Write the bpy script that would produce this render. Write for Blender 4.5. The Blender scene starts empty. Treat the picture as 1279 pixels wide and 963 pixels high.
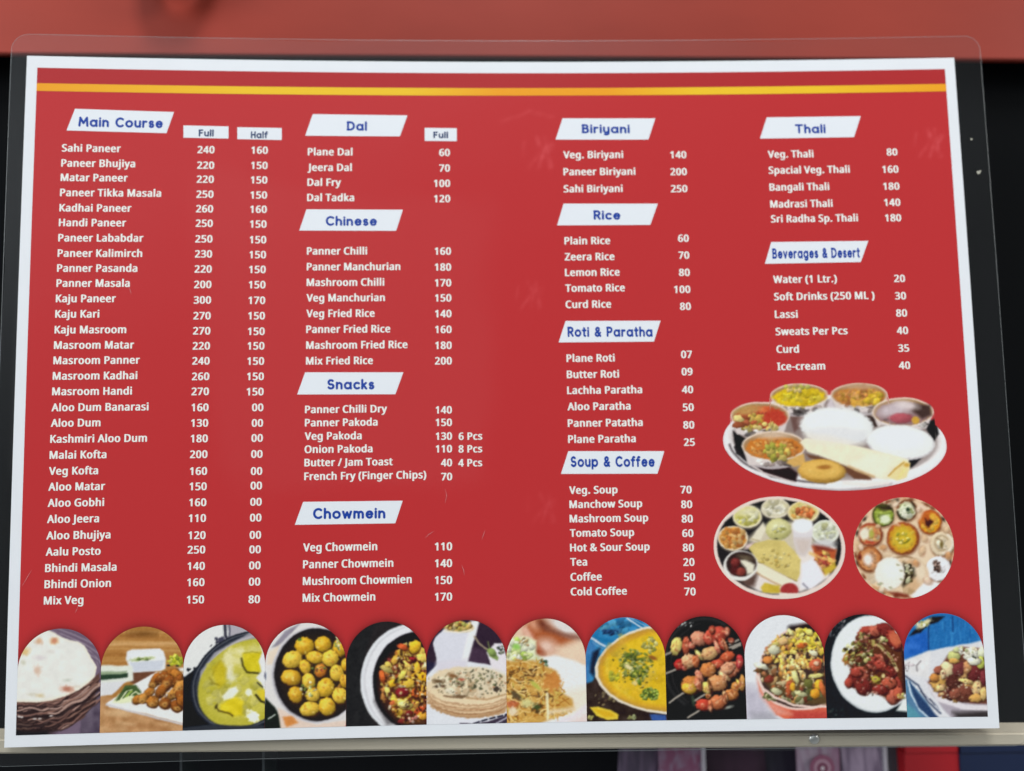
import bpy, bmesh, math, random
import numpy as np
from mathutils import Matrix, Vector

sc = bpy.context.scene
col = sc.collection
MM = 0.001
# ------------------------------------------------------------------ camera
FPX = 1000.0                      # focal length in pixels of a 1279 px wide frame
CAM = (-4.4305, -352.5329, -30.6064); PITCH, YAW, ROLL = 0.0869, -0.0241, 0.0133
def rot(a, b, c):
    ca, sa, cb, sb, cc, s2 = math.cos(a), math.sin(a), math.cos(b), math.sin(b), math.cos(c), math.sin(c)
    X = np.array([[1, 0, 0], [0, ca, -sa], [0, sa, ca]])
    Z = np.array([[cb, -sb, 0], [sb, cb, 0], [0, 0, 1]])
    Y = np.array([[cc, 0, s2], [0, 1, 0], [-s2, 0, cc]])
    return Z @ X @ Y
RC = rot(PITCH, YAW, ROLL)
cam = bpy.data.cameras.new('camera'); cam.sensor_width = 36; cam.lens = FPX / 1279 * 36
cam.clip_start = 0.01; cam.clip_end = 50
cam.dof.use_dof = True; cam.dof.focus_distance = 0.3385; cam.dof.aperture_fstop = 2.5
co = bpy.data.objects.new('camera', cam); col.objects.link(co)
M = Matrix.Identity(4)
for i in range(3):
    M[i][0] = RC[i][0]; M[i][1] = RC[i][2]; M[i][2] = -RC[i][1]; M[i][3] = CAM[i] * MM
co.matrix_world = M
sc.camera = co
# ------------------------------------------------------------------ light
w = bpy.data.worlds.new("World"); sc.world = w; w.use_nodes = True
wn, wl = w.node_tree.nodes, w.node_tree.links
bg = wn['Background']
# soft surroundings: gradient brightest towards the upper left, shaped for the film's reflections
tc = wn.new('ShaderNodeTexCoord'); dp = wn.new('ShaderNodeVectorMath'); dp.operation = 'DOT_PRODUCT'; rp = wn.new('ShaderNodeValToRGB')
dp.inputs[1].default_value = (-.50, 0, .866); wl.new(tc.outputs['Generated'], dp.inputs[0])
mr = wn.new('ShaderNodeMapRange'); mr.inputs[1].default_value = -1; mr.inputs[2].default_value = 1
wl.new(dp.outputs['Value'], mr.inputs[0]); wl.new(mr.outputs[0], rp.inputs[0])
E = rp.color_ramp.elements; E[0].color = (.38, .39, .40, 1); E[1].color = (.80, .88, .96, 1)
for p_, v_ in ((.22, .30), (.36, .22), (.50, .23), (.60, .30), (.645, .42), (.70, .74)):
    e = E.new(p_); e.color = (v_ * .93, v_, v_ * 1.06, 1)
wl.new(rp.outputs[0], bg.inputs[0]); bg.inputs[1].default_value = 0.85
def area(name, loc, target, size, power, colr, sy=None):
    l = bpy.data.lights.new(name, 'AREA'); l.energy = power; l.color = colr; l.shape = 'RECTANGLE'; l.size = size; l.size_y = sy or size
    o = bpy.data.objects.new(name, l); o.location = loc
    o.rotation_euler = (Vector(target) - Vector(loc)).to_track_quat('-Z', 'Y').to_euler(); col.objects.link(o); return o
area('left_soft_light', (-2.5, -1.25, 0.9), (0, 0, 0), 1.3, 44, (0.93, 0.97, 1.0))  # added soft light from the left, kept out of the film's reflections
area('right_soft_light', (2.4, -1.2, 1.1), (0, 0, 0), 0.9, 30, (1.0, 0.98, 0.96))  # second added light, set where the film does not mirror it
area('top_soft_light', (0.1, -1.3, 2.5), (0, 0, 0), 0.75, 54, (0.97, 0.98, 1.0))  # added top light, sized so the cord's shadow shows on the board
area('film_glare_panel', (-0.37, -2.2, 0.33), (-0.1, 0, 0), 0.75, 0.6, (0.97, 0.98, 1.0), 0.95)  # dim panel added to lay a pale glare band on the film
sc.view_settings.view_transform = 'Standard'; sc.view_settings.look = 'None'
sc.view_settings.exposure = 0.0; sc.view_settings.gamma = 1.0
sc.cycles.transparent_max_bounces = 16

# ------------------------------------------------------------------ sheet geometry
BB = dict(b2=4.8672, b3=-0.0381, w=-0.7772, k=-1.4284, m=0.4833, b4=-0.5516, H=1.0058)
def bow(u, v):                    # how far the curling sheet stands towards the viewer, mm
    t, s = u / 210.0, v / 148.5
    return BB['b2']*t*t + BB['b3']*t**3 + BB['b4']*t**4 + BB['w']*s*s + BB['k']*t*s + BB['m']*t*t*s
def surf(u, v, off=0.0):
    u = np.asarray(u, float); v = np.asarray(v, float)
    return np.stack([u, -bow(u, v) - off, v * BB['H']], -1)
def fwd(u, v, off=0.0):
    X = surf(u, v, off) - np.array(CAM); d = X @ RC
    return 639.5 + FPX * d[..., 0] / d[..., 1], 481.5 - FPX * d[..., 2] / d[..., 1]
def inv(x, y):                    # trace coordinates of the print -> millimetres on the sheet
    x = np.asarray(x, float); y = np.asarray(y, float)
    u = (x - 630) * 0.35; v = (500 - y) * 0.35
    for _ in range(12):
        a, b = fwd(u, v); e = 0.01
        a1, b1 = fwd(u + e, v); a2, b2 = fwd(u, v + e)
        ja, jb, jc, jd = (a1 - a) / e, (a2 - a) / e, (b1 - b) / e, (b2 - b) / e
        det = ja * jd - jb * jc; ra, rb = x - a, y - b
        u = u + (jd * ra - jb * rb) / det; v = v + (-jc * ra + ja * rb) / det
    return u, v
def at_depth(x, y, Y):            # point at depth Y (mm behind the sheet) seen at trace coordinates
    d = RC @ np.array([(x - 639.5) / FPX, 1, (481.5 - y) / FPX]); s = (Y - CAM[1]) / d[1]
    return np.array(CAM) + d * s

# ------------------------------------------------------------------ object helpers
def tag(o, label=None, cat=None, group=None, kind=None):
    if label: o['label'] = label
    if cat: o['category'] = cat
    if group: o['group'] = group
    if kind: o['kind'] = kind
    return o
def link(name, me, m, parent=None):
    o = bpy.data.objects.new(name, me); col.objects.link(o)
    if m: me.materials.append(m)
    if parent: o.parent = parent
    return o
def mesh(name, verts, faces, m, parent=None, smooth=False):
    me = bpy.data.meshes.new(name); me.from_pydata([tuple(p) for p in (np.asarray(verts) * MM)], [], faces); me.update()
    if smooth: me.polygons.foreach_set('use_smooth', [True] * len(me.polygons))
    return link(name, me, m, parent)
def grid_mesh(name, V, m, parent=None, colors=None):     # V: (ny, nx, 3) in mm
    ny, nx = V.shape[:2]
    me = bpy.data.meshes.new(name)
    me.vertices.add(ny * nx); me.vertices.foreach_set('co', (V.reshape(-1) * MM).astype(np.float32))
    i = (np.arange(ny - 1)[:, None] * nx + np.arange(nx - 1)[None, :]).reshape(-1)
    q = np.stack([i, i + 1, i + nx + 1, i + nx], 1).reshape(-1).astype(np.int32)
    n = len(i); me.loops.add(4 * n); me.loops.foreach_set('vertex_index', q)
    me.polygons.add(n); me.polygons.foreach_set('loop_start', np.arange(0, 4 * n, 4, dtype=np.int32))
    me.polygons.foreach_set('loop_total', np.full(n, 4, np.int32)); me.update(calc_edges=True)
    me.polygons.foreach_set('use_smooth', [True] * n)
    if colors is not None:
        a = me.color_attributes.new('print', 'FLOAT_COLOR', 'POINT')
        c = np.ones((ny * nx, 4), np.float32); c[:, :3] = colors.reshape(-1, 3); a.data.foreach_set('color', c.reshape(-1))
    return link(name, me, m, parent)
def boxm(name, lo, hi, m, parent=None, bevel=0.0):
    bm = bmesh.new(); bmesh.ops.create_cube(bm, size=1)
    for v in bm.verts: v.co = Vector([(lo[i] + (v.co[i] + .5) * (hi[i] - lo[i])) * MM for i in range(3)])
    if bevel: bmesh.ops.bevel(bm, geom=list(bm.edges), offset=bevel * MM, segments=2, affect='EDGES', profile=.6)
    me = bpy.data.meshes.new(name); bm.to_mesh(me); bm.free(); return link(name, me, m, parent)

# ------------------------------------------------------------------ materials
ILL = np.array([0.86, 0.90, 0.99]); VEIL = 0.008
def lin(c): c = np.asarray(c, float) / 255; return np.where(c <= .04045, c / 12.92, ((c + .055) / 1.055) ** 2.4)
def alb(c): return np.clip((lin(c) - VEIL) / ILL, 0.004, 0.9)     # ink colour of a printed tone
def mat(name, c, rough=.5, spec=.3, metal=0.0, noise=None, bump=None):
    m = bpy.data.materials.new(name); m.use_nodes = True; n, l = m.node_tree.nodes, m.node_tree.links; b = n['Principled BSDF']
    b.inputs['Base Color'].default_value = (*c, 1); b.inputs['Roughness'].default_value = rough
    b.inputs['Specular IOR Level'].default_value = spec; b.inputs['Metallic'].default_value = metal
    t = n.new('ShaderNodeTexCoord')
    if noise:                                   # (scale, amount, stretch xyz)
        mp = n.new('ShaderNodeMapping'); mp.inputs['Scale'].default_value = noise[2]; l.new(t.outputs['Object'], mp.inputs[0])
        nz = n.new('ShaderNodeTexNoise'); nz.inputs['Scale'].default_value = noise[0]; nz.inputs['Detail'].default_value = 5
        l.new(mp.outputs[0], nz.inputs[0]); r = n.new('ShaderNodeValToRGB')
        r.color_ramp.elements[0].position = .3; r.color_ramp.elements[1].position = .7
        k = noise[1]; r.color_ramp.elements[0].color = (*[x * (1 - k) for x in c], 1); r.color_ramp.elements[1].color = (*[min(1, x * (1 + k)) for x in c], 1)
        l.new(nz.outputs[0], r.inputs[0]); l.new(r.outputs[0], b.inputs['Base Color'])
        if bump:
            bp = n.new('ShaderNodeBump'); bp.inputs['Strength'].default_value = bump; bp.inputs['Distance'].default_value = .001
            l.new(nz.outputs[0], bp.inputs['Height']); l.new(bp.outputs[0], b.inputs['Normal'])
    return m
def print_mat():
    m = bpy.data.materials.new('printed_ink'); m.use_nodes = True; n, l = m.node_tree.nodes, m.node_tree.links; b = n['Principled BSDF']
    a = n.new('ShaderNodeAttribute'); a.attribute_name = 'print'; l.new(a.outputs['Color'], b.inputs['Base Color'])
    b.inputs['Roughness'].default_value = .7; b.inputs['Specular IOR Level'].default_value = 0.1; return m
M_PAPER = mat('white_paper', alb((222, 228, 240)), .7, .1, noise=(60, .012, (1, 1, 1)))
M_INK = print_mat()
M_TEXT = mat('unprinted_white_lettering', alb((250, 238, 236)), .7, .1)
M_PLATE = mat('white_plate', alb((222, 229, 242)), .7, .1)
M_NAVY = mat('navy_ink', alb((34, 68, 162)), .7, .1)
M_SLATE = mat('slate_ink', alb((52, 70, 112)), .7, .1)
def stripe_mat():
    m = mat('yellow_stripe_ink', alb((238, 178, 40)), .7, .1); n, l = m.node_tree.nodes, m.node_tree.links
    t = n.new('ShaderNodeTexCoord'); s = n.new('ShaderNodeSeparateXYZ'); l.new(t.outputs['Generated'], s.inputs[0])
    r = n.new('ShaderNodeValToRGB'); E = r.color_ramp.elements; y, o = (*alb((240, 190, 48)), 1), (*alb((240, 158, 40)), 1)
    E[0].color = o; E[1].color = o
    for p, c in ((.22, y), (.40, y), (.5, o), (.62, o), (.72, y), (.86, y)): e = E.new(p); e.color = c
    l.new(s.outputs[0], r.inputs[0]); l.new(r.outputs[0], n['Principled BSDF'].inputs['Base Color']); return m
M_STRIPE = stripe_mat()
def film_mat():
    m = bpy.data.materials.new('laminating_film'); m.use_nodes = True; n, l = m.node_tree.nodes, m.node_tree.links
    n.remove(n['Principled BSDF']); out = n['Material Output']
    tr = n.new('ShaderNodeBsdfTransparent'); tr.inputs[0].default_value = (.985, .99, .99, 1)
    gl = n.new('ShaderNodeBsdfGlossy'); gl.inputs['Roughness'].default_value = .06
    ge = n.new('ShaderNodeNewGeometry'); dt = n.new('ShaderNodeVectorMath'); dt.operation = 'DOT_PRODUCT'; l.new(ge.outputs['Incoming'], dt.inputs[0]); l.new(ge.outputs['Normal'], dt.inputs[1])
    def mth(op, a, b=None):
        q = n.new('ShaderNodeMath'); q.operation = op; l.new(a, q.inputs[0])
        if b is not None: q.inputs[1].default_value = b
        return q
    ab = mth('ABSOLUTE', dt.outputs['Value']); om = mth('MULTIPLY_ADD', ab.outputs[0], -1.0); om.inputs[2].default_value = 1.0
    pw = mth('POWER', om.outputs[0], 5.0); fr = mth('MULTIPLY_ADD', pw.outputs[0], .965); fr.inputs[2].default_value = .035      # Schlick reflectance of the film
    t = n.new('ShaderNodeTexCoord'); nz = n.new('ShaderNodeTexNoise'); nz.inputs['Scale'].default_value = 9; nz.inputs['Detail'].default_value = 2
    bp = n.new('ShaderNodeBump'); bp.inputs['Strength'].default_value = .35; bp.inputs['Distance'].default_value = .004
    l.new(t.outputs['Object'], nz.inputs[0]); l.new(nz.outputs[0], bp.inputs['Height']); l.new(bp.outputs[0], gl.inputs['Normal'])
    mx = n.new('ShaderNodeMixShader'); l.new(fr.outputs[0], mx.inputs[0]); l.new(tr.outputs[0], mx.inputs[1]); l.new(gl.outputs[0], mx.inputs[2])
    l.new(mx.outputs[0], out.inputs[0]); return m
M_FILM = film_mat()
M_FILMEDGE = mat('film_cut_edge', (.20, .22, .22), .4, .4)

# ------------------------------------------------------------------ a small painter for the printed food pictures
RES = 2.0
class Pic:
    def __init__(s, ox, oy, w, h, sc_, bgc, seed=1):
        s.ox, s.oy, s.k = ox, oy, RES / sc_; s.W, s.Hh = int(w * RES), int(h * RES)
        s.a = np.zeros((s.Hh, s.W, 3)) + np.array(bgc, float); s.r = random.Random(seed); s.g = np.random.RandomState(seed)
        s.n1 = s.noise(5); s.n2 = s.noise(14); s.n3 = s.noise(2.5)
    def noise(s, cell):
        gh, gw = int(s.Hh / cell) + 3, int(s.W / cell) + 3; G = s.g.rand(gh, gw) * 2 - 1
        y = np.arange(s.Hh) / cell; x = np.arange(s.W) / cell; yi, xi = y.astype(int), x.astype(int)
        fy = y - yi; fx = x - xi; fy = (fy * fy * (3 - 2 * fy))[:, None]; fx = (fx * fx * (3 - 2 * fx))[None]
        A = G[np.ix_(yi, xi)]; B = G[np.ix_(yi, xi + 1)]; C_ = G[np.ix_(yi + 1, xi)]; D = G[np.ix_(yi + 1, xi + 1)]
        return (A * (1 - fx) + B * fx) * (1 - fy) + (C_ * (1 - fx) + D * fx) * fy
    def box(s, x0, y0, x1, y1):
        k = s.k; return max(0, int(x0 * k) - 3), max(0, int(y0 * k) - 3), min(s.W, int(x1 * k) + 4), min(s.Hh, int(y1 * k) + 4)
    def put(s, b, m, c, al=1.0):
        x0, y0, x1, y1 = b; m = np.clip(m, 0, 1)[..., None] * al
        R = s.a[y0:y1, x0:x1]; R[:] = R * (1 - m) + np.asarray(c, float) * m
    def E(s, cx, cy, rx, ry, c, ang=0, soft=1.0, al=1.0, rough=0.0, shade=0.0):
        q = max(rx, ry) * 1.15 + 4; b = s.box(cx - q, cy - q, cx + q, cy + q); x0, y0, x1, y1 = b
        if x1 <= x0 or y1 <= y0: return
        Y, X = np.mgrid[y0:y1, x0:x1]; X = X - cx * s.k; Y = Y - cy * s.k; t = math.radians(ang)
        A = (X * math.cos(t) + Y * math.sin(t)) / (rx * s.k + 1e-6); B = (-X * math.sin(t) + Y * math.cos(t)) / (ry * s.k + 1e-6)
        d = np.hypot(A, B); rr = min(rx, ry) * s.k
        if rough: d = d * (1 + rough * s.n1[y0:y1, x0:x1])
        m = (1 - d) * rr / soft + .5
        if shade:
            lum = 1 + shade * np.clip(-.55 * X / (rx * s.k) - .75 * Y / (ry * s.k), -1, 1) * .6 - shade * .45 * np.clip(d, 0, 1) ** 4 + shade * .12 * s.n3[y0:y1, x0:x1]
            cc = np.clip(np.asarray(c, float)[None, None] * lum[..., None], 0, 255)
            R = s.a[y0:y1, x0:x1]; mm = np.clip(m, 0, 1)[..., None] * al; R[:] = R * (1 - mm) + cc * mm
        else: s.put(b, m, c, al)
    def P(s, pts, c, soft=1.0, al=1.0, grain=0.0, gs=None):
        xs = [p[0] for p in pts]; ys = [p[1] for p in pts]; b = s.box(min(xs), min(ys), max(xs), max(ys)); x0, y0, x1, y1 = b
        if x1 <= x0 or y1 <= y0: return
        Y, X = np.mgrid[y0:y1, x0:x1]; X = X + .0; Y = Y + .0; ins = np.zeros(X.shape, bool); d = np.full(X.shape, 1e9)
        Q = [(p[0] * s.k, p[1] * s.k) for p in pts]
        for (ax, ay), (bx, by) in zip(Q, Q[1:] + Q[:1]):
            if ay != by: cr = ((ay <= Y) != (by <= Y)) & (X < ax + (Y - ay) * (bx - ax) / (by - ay)); ins ^= cr
            L = (bx - ax) ** 2 + (by - ay) ** 2 + 1e-9; t = np.clip(((X - ax) * (bx - ax) + (Y - ay) * (by - ay)) / L, 0, 1)
            d = np.minimum(d, np.hypot(X - ax - t * (bx - ax), Y - ay - t * (by - ay)))
        m = np.where(ins, d, -d) / soft + .5
        if grain: c = np.clip(np.asarray(c, float) + grain * (gs if gs is not None else s.n2)[y0:y1, x0:x1, None], 0, 255)
        if np.ndim(c) > 1:
            R = s.a[y0:y1, x0:x1]; mm = np.clip(m, 0, 1)[..., None] * al; R[:] = R * (1 - mm) + c * mm
        else: s.put(b, m, c, al)
    def L(s, pts, wd, c, soft=1.0, al=1.0, w2=None):
        xs = [p[0] for p in pts]; ys = [p[1] for p in pts]; b = s.box(min(xs) - wd, min(ys) - wd, max(xs) + wd, max(ys) + wd); x0, y0, x1, y1 = b
        if x1 <= x0 or y1 <= y0: return
        Y, X = np.mgrid[y0:y1, x0:x1]; d = np.full(X.shape, 1e9)
        for (ax, ay), (bx, by) in zip(pts, pts[1:]):
            ax, ay, bx, by = ax * s.k, ay * s.k, bx * s.k, by * s.k; Ln = (bx - ax) ** 2 + (by - ay) ** 2 + 1e-9
            t = np.clip(((X - ax) * (bx - ax) + (Y - ay) * (by - ay)) / Ln, 0, 1); d = np.minimum(d, np.hypot(X - ax - t * (bx - ax), Y - ay - t * (by - ay)))
        s.put(b, (wd * .5 * s.k - d) / soft + .5, c, al)
    def S(s, n, cx, cy, rx, ry, size, pal, elong=1.6, ang=None, shade=.36, rough=.25, al=1.0, spread=1.0):   # pieces of food scattered in an ellipse
        for _ in range(n):
            t = s.r.random() * 6.283; q = math.sqrt(s.r.random()) * spread; x = cx + rx * q * math.cos(t); y = cy + ry * q * math.sin(t)
            a = s.r.uniform(*size); e = s.r.uniform(1, elong); g = s.r.uniform(0, 180) if ang is None else s.r.gauss(ang[0], ang[1])
            c = np.array(s.r.choice(pal), float) * s.r.uniform(.82, 1.12); c = c.mean() + (c - c.mean()) * s.r.uniform(.75, 1.0)
            s.E(x, y, a * e, a, c, g, 1.0, al, rough, shade)
    def N(s, amt, f=None): s.a = np.clip(s.a + amt * (s.n3 if f is None else f)[..., None], 0, 255)
    def arcpts(s, cx, cy, rx, ry, a0, a1, n=22): return [(cx + rx * math.cos(math.radians(a0 + (a1 - a0) * i / n)), cy + ry * math.sin(math.radians(a0 + (a1 - a0) * i / n))) for i in range(n + 1)]
    def finish(s):                      # wobble the outlines, mottle and soften, as a printed photograph reads
        Y, X = np.mgrid[0:s.Hh, 0:s.W]; f1, f2 = s.noise(24), s.noise(24); g1, g2 = s.noise(3.2), s.noise(3.2)
        X2 = np.clip(X + f1 * 1.0 + g1 * .55, 0, s.W - 1.01); Y2 = np.clip(Y + f2 * 1.0 + g2 * .55, 0, s.Hh - 1.01); xi, yi = X2.astype(int), Y2.astype(int); fx, fy = (X2 - xi)[..., None], (Y2 - yi)[..., None]
        A = s.a; A = (A[yi, xi] * (1 - fx) + A[yi, xi + 1] * fx) * (1 - fy) + (A[yi + 1, xi] * (1 - fx) + A[yi + 1, xi + 1] * fx) * fy
        sat = A.max(2) - A.min(2); tex = (s.noise(3) + s.noise(2) * .7) * np.clip(sat / 110, .12, 1) * 5; A = A + tex[..., None]
        L = A.mean(2, keepdims=True); A = L + (A - L) * .94; A = A + np.clip(A - 190, 0, 60) * .03
        A = 128 + (A * .99 - 128) * 1.02
        for _ in range(3): B = np.pad(A, ((1, 1), (1, 1), (0, 0)), 'edge'); A = A * .3 + (B[:-2, 1:-1] + B[2:, 1:-1] + B[1:-1, :-2] + B[1:-1, 2:]) * .175
        s.a = np.clip(A, 0, 248); return s
    def sample(s, x, y):
        X = np.clip((x - s.ox) * RES, 0, s.W - 1.001); Y = np.clip((y - s.oy) * RES, 0, s.Hh - 1.001); xi, yi = X.astype(int), Y.astype(int); fx, fy = (X - xi)[..., None], (Y - yi)[..., None]
        A = s.a; return (A[yi, xi] * (1 - fx) + A[yi, xi + 1] * fx) * (1 - fy) + (A[yi + 1, xi] * (1 - fx) + A[yi + 1, xi + 1] * fx) * fy
AS = 6.018
def pic_bread():
    p = Pic(8, 758, 122, 164, AS, (118, 100, 124), 1); o = 12
    def T(L): return [(x + o, y + o) for x, y in L]
    for k in range(9): p.L(T([(330 + k*22, 120 + k*22), (520 + k*20, 190 + k*26), (700, 260 + k*30)]), 9, (165, 152, 170) if k % 2 else (96, 80, 104), 4, .7)
    p.P(T([(560, 640), (730, 560), (730, 960), (540, 960)]), (92, 80, 100), 6, 1, 18)
    p.P(T([(0, 690), (250, 700), (430, 660), (560, 595), (690, 480), (680, 600), (640, 690), (575, 820), (440, 900), (0, 960)]), (98, 68, 62), 3)
    p.P(T([(0, 720), (170, 740), (330, 800), (420, 890), (300, 960), (0, 960)]), (48, 36, 38), 14, .9)
    for k in range(64):
        off = p.r.uniform(0, 260); ph = p.r.uniform(0, 6.28); am = p.r.uniform(5, 16); fr = p.r.uniform(60, 110); x0 = p.r.uniform(-40, 420); x1 = x0 + p.r.uniform(160, 420)
        c = p.r.choice([(172, 136, 126), (140, 102, 94), (190, 156, 146), (58, 40, 40), (118, 84, 78), (42, 30, 32), (150, 112, 100)]); pts = []
        for q in range(18):
            x = min(690, x0 + (x1 - x0) * q / 17); yb = 712 - (max(0, x - 190) / 480) ** 1.8 * 205; y = min(yb + 8 + off * (1 - .1 * max(0, x) / 690) + am * math.sin(x / fr * 3 + ph), 905 - max(0, x - 430) * .85 + p.r.uniform(-6, 6)); pts.append((x, y))
        if off > 120 and x0 < 150: c = tuple(v * .6 for v in c)
        p.L(T([(x + 3, y + 7) for x, y in pts]), p.r.uniform(8, 14), (44, 30, 32), 2, .6); p.L(T(pts), p.r.uniform(7, 14), c, 1.5, .9)
    for x, y in ((105, 815), (200, 830), (240, 828), (325, 805), (85, 812)): p.E(x + o, y + o, 13, 6, (225, 215, 215), 0, 1.5)
    p.P(T([(0, 900), (120, 925), (300, 925), (300, 980), (0, 980)]), (32, 30, 34), 8)
    nn = T([(40, 440), (80, 360), (125, 290), (200, 210), (255, 175), (297, 160), (340, 180), (400, 214), (470, 240), (530, 250), (575, 280), (605, 330), (640, 395), (668, 440), (655, 510), (610, 560), (540, 610), (430, 662), (330, 690), (220, 706), (0, 702)])
    p.P(nn, (236, 226, 210), 2); p.P([(x * .965 + 12, y * .965 + 12) for x, y in nn], (229, 230, 230), 10, 1, 5)
    for x, y, a, b, c in ((235, 245, 24, 22, (214, 172, 140)), (347, 245, 34, 28, (232, 205, 165)), (348, 243, 20, 20, (205, 132, 104)), (130, 322, 34, 26, (222, 190, 130)), (118, 408, 16, 18, (205, 205, 190)), (222, 465, 24, 38, (216, 186, 168)), (240, 370, 40, 14, (215, 208, 214)), (445, 604, 52, 28, (222, 190, 175)), (447, 606, 32, 18, (184, 118, 98)), (180, 645, 26, 10, (205, 200, 185)), (240, 652, 28, 14, (208, 190, 150)), (450, 538, 24, 9, (190, 196, 188)), (520, 588, 16, 6, (215, 205, 190)), (320, 322, 18, 8, (214, 210, 208))):
        p.E(x + o, y + o, a, b, c, 0, 7, .9, .3)
    p.N(4); return p
def pic_rolls():
    p = Pic(113, 758, 122, 164, AS, (176, 122, 62), 2); o = 12
    def T(L): return [(x + o, y + o) for x, y in L]
    for k in range(12): p.L(T([(0, 115 + k*26), (250, 120 + k*25 + p.r.uniform(-10, 10)), (720, 130 + k*27)]), p.r.uniform(6, 18), p.r.choice([(198, 148, 82), (160, 106, 50), (212, 166, 104), (184, 128, 68)]), 6, .6)
    p.L(T([(120, 268), (400, 266), (620, 262), (700, 270)]), 26, (216, 172, 118), 8, .8); p.E(390, 205, 95, 18, (112, 70, 28), 0, 14, .9); p.E(300, 215, 60, 10, (150, 98, 48), 0, 8)
    p.P(T([(300, 440), (480, 440), (470, 500), (330, 570), (290, 560)]), (112, 70, 50), 5)
    p.P(T([(0, 640), (720, 780), (720, 960), (0, 960)]), (190, 142, 96), 4, 1, 16)
    for k in range(16): x = p.r.uniform(60, 650); p.E(x, p.r.uniform(760, 920), p.r.uniform(30, 80), p.r.uniform(6, 16), p.r.choice([(212, 172, 128), (165, 112, 68), (225, 192, 150)]), 8, 10, .6)
    # white dishes
    R = T([(262, 322), (300, 308), (510, 298), (540, 320), (556, 370), (552, 450), (520, 470), (310, 484), (285, 450), (255, 380)])
    p.P(R, (226, 230, 238), 4); p.P(T([(285, 405), (545, 385), (520, 462), (315, 478)]), (206, 212, 228), 6); p.P(T([(290, 340), (500, 326), (515, 380), (310, 400)]), (236, 238, 240), 4)
    p.E(380 + o, 378 + o, 82, 13, (168, 186, 118), -6, 4, .95, .3); p.S(18, 392, 390, 74, 10, (4, 9), [(120, 150, 70), (200, 210, 150), (140, 160, 90)])
    p.P(T([(0, 430), (270, 428), (305, 440), (312, 545), (240, 560), (0, 570)]), (222, 228, 222), 4); p.P(T([(0, 478), (262, 470), (262, 500), (0, 515)]), (150, 170, 140), 4); p.P(T([(0, 505), (270, 488), (268, 520), (0, 545)]), (42, 66, 48), 3)
    p.P(T([(0, 560), (260, 545), (150, 650), (0, 665)]), (218, 220, 228), 3)
    p.P(T([(108, 712), (330, 560), (480, 480), (720, 480), (720, 870), (400, 790), (130, 740)]), (232, 232, 236), 3); p.L(T([(108, 722), (400, 800), (720, 878)]), 14, (205, 205, 216), 4)
    for a, b, c in (((150, 712), (320, 650), (226, 232, 196)),): p.P(T([(150, 708), (200, 640), (310, 640), (320, 700), (220, 712)]), c, 5)
    p.P(T([(170, 690), (250, 580), (330, 575), (372, 630), (330, 668), (240, 620)]), (70, 96, 52), 4)
    for k in range(8): p.L(T([(185 + k*16, 690 - k*6), (230 + k*14, 625), (275 + k*12, 600 + k*7)]), 9, p.r.choice([(200, 216, 150), (150, 180, 80), (225, 232, 190), (55, 80, 40)]), 1.5)
    p.E(630 + o, 392 + o, 52, 40, (202, 206, 52), 0, 4, 1, .3, .3); p.S(14, 645, 400, 44, 34, (8, 16), [(190, 200, 40), (225, 222, 90), (160, 175, 40)]); p.E(575 + o, 428 + o, 14, 8, (50, 50, 50)); p.E(640 + o, 432 + o, 12, 7, (60, 60, 50)); p.E(700, 470, 60, 14, (225, 225, 225), 0, 5)
    br = [(176, 112, 44), (158, 92, 34), (196, 136, 62), (140, 78, 30)]
    for x, y, a, b, g in ((570, 490, 90, 26, -25), (640, 500, 60, 40, 30), (470, 545, 70, 34, -62), (520, 520, 66, 30, -50), (565, 560, 74, 42, -62), (640, 540, 60, 30, -60), (660, 590, 56, 44, -70), (520, 620, 60, 38, -60), (430, 628, 50, 34, -40), (610, 640, 60, 34, -50), (665, 650, 50, 40, 80), (345, 682, 46, 32, -30), (385, 672, 40, 38, -40), (458, 700, 52, 46, 0), (553, 712, 50, 44, 0), (640, 728, 50, 50, 0), (675, 690, 40, 50, 0)):
        p.E(x + o, y + o + 5, a, b, (84, 44, 18), g, 2, .9); p.E(x + o, y + o, a * .94, b * .94, p.r.choice(br), g, 2, 1, .12, .6)
    for x, y in ((455, 572), (452, 720), (545, 722), (640, 748), (655, 600), (375, 692), (560, 560)): p.E(x + o, y + o, 22, 17, (214, 164, 88), 0, 5, .8, .3); p.E(x + o + 3, y + o + 3, 8, 6, (90, 50, 20), 0, 3, .8)
    p.S(60, 560, 610, 130, 130, (4, 9), [(220, 165, 90), (110, 58, 24), (150, 90, 40)], al=.55)
    p.N(6); return p
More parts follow.
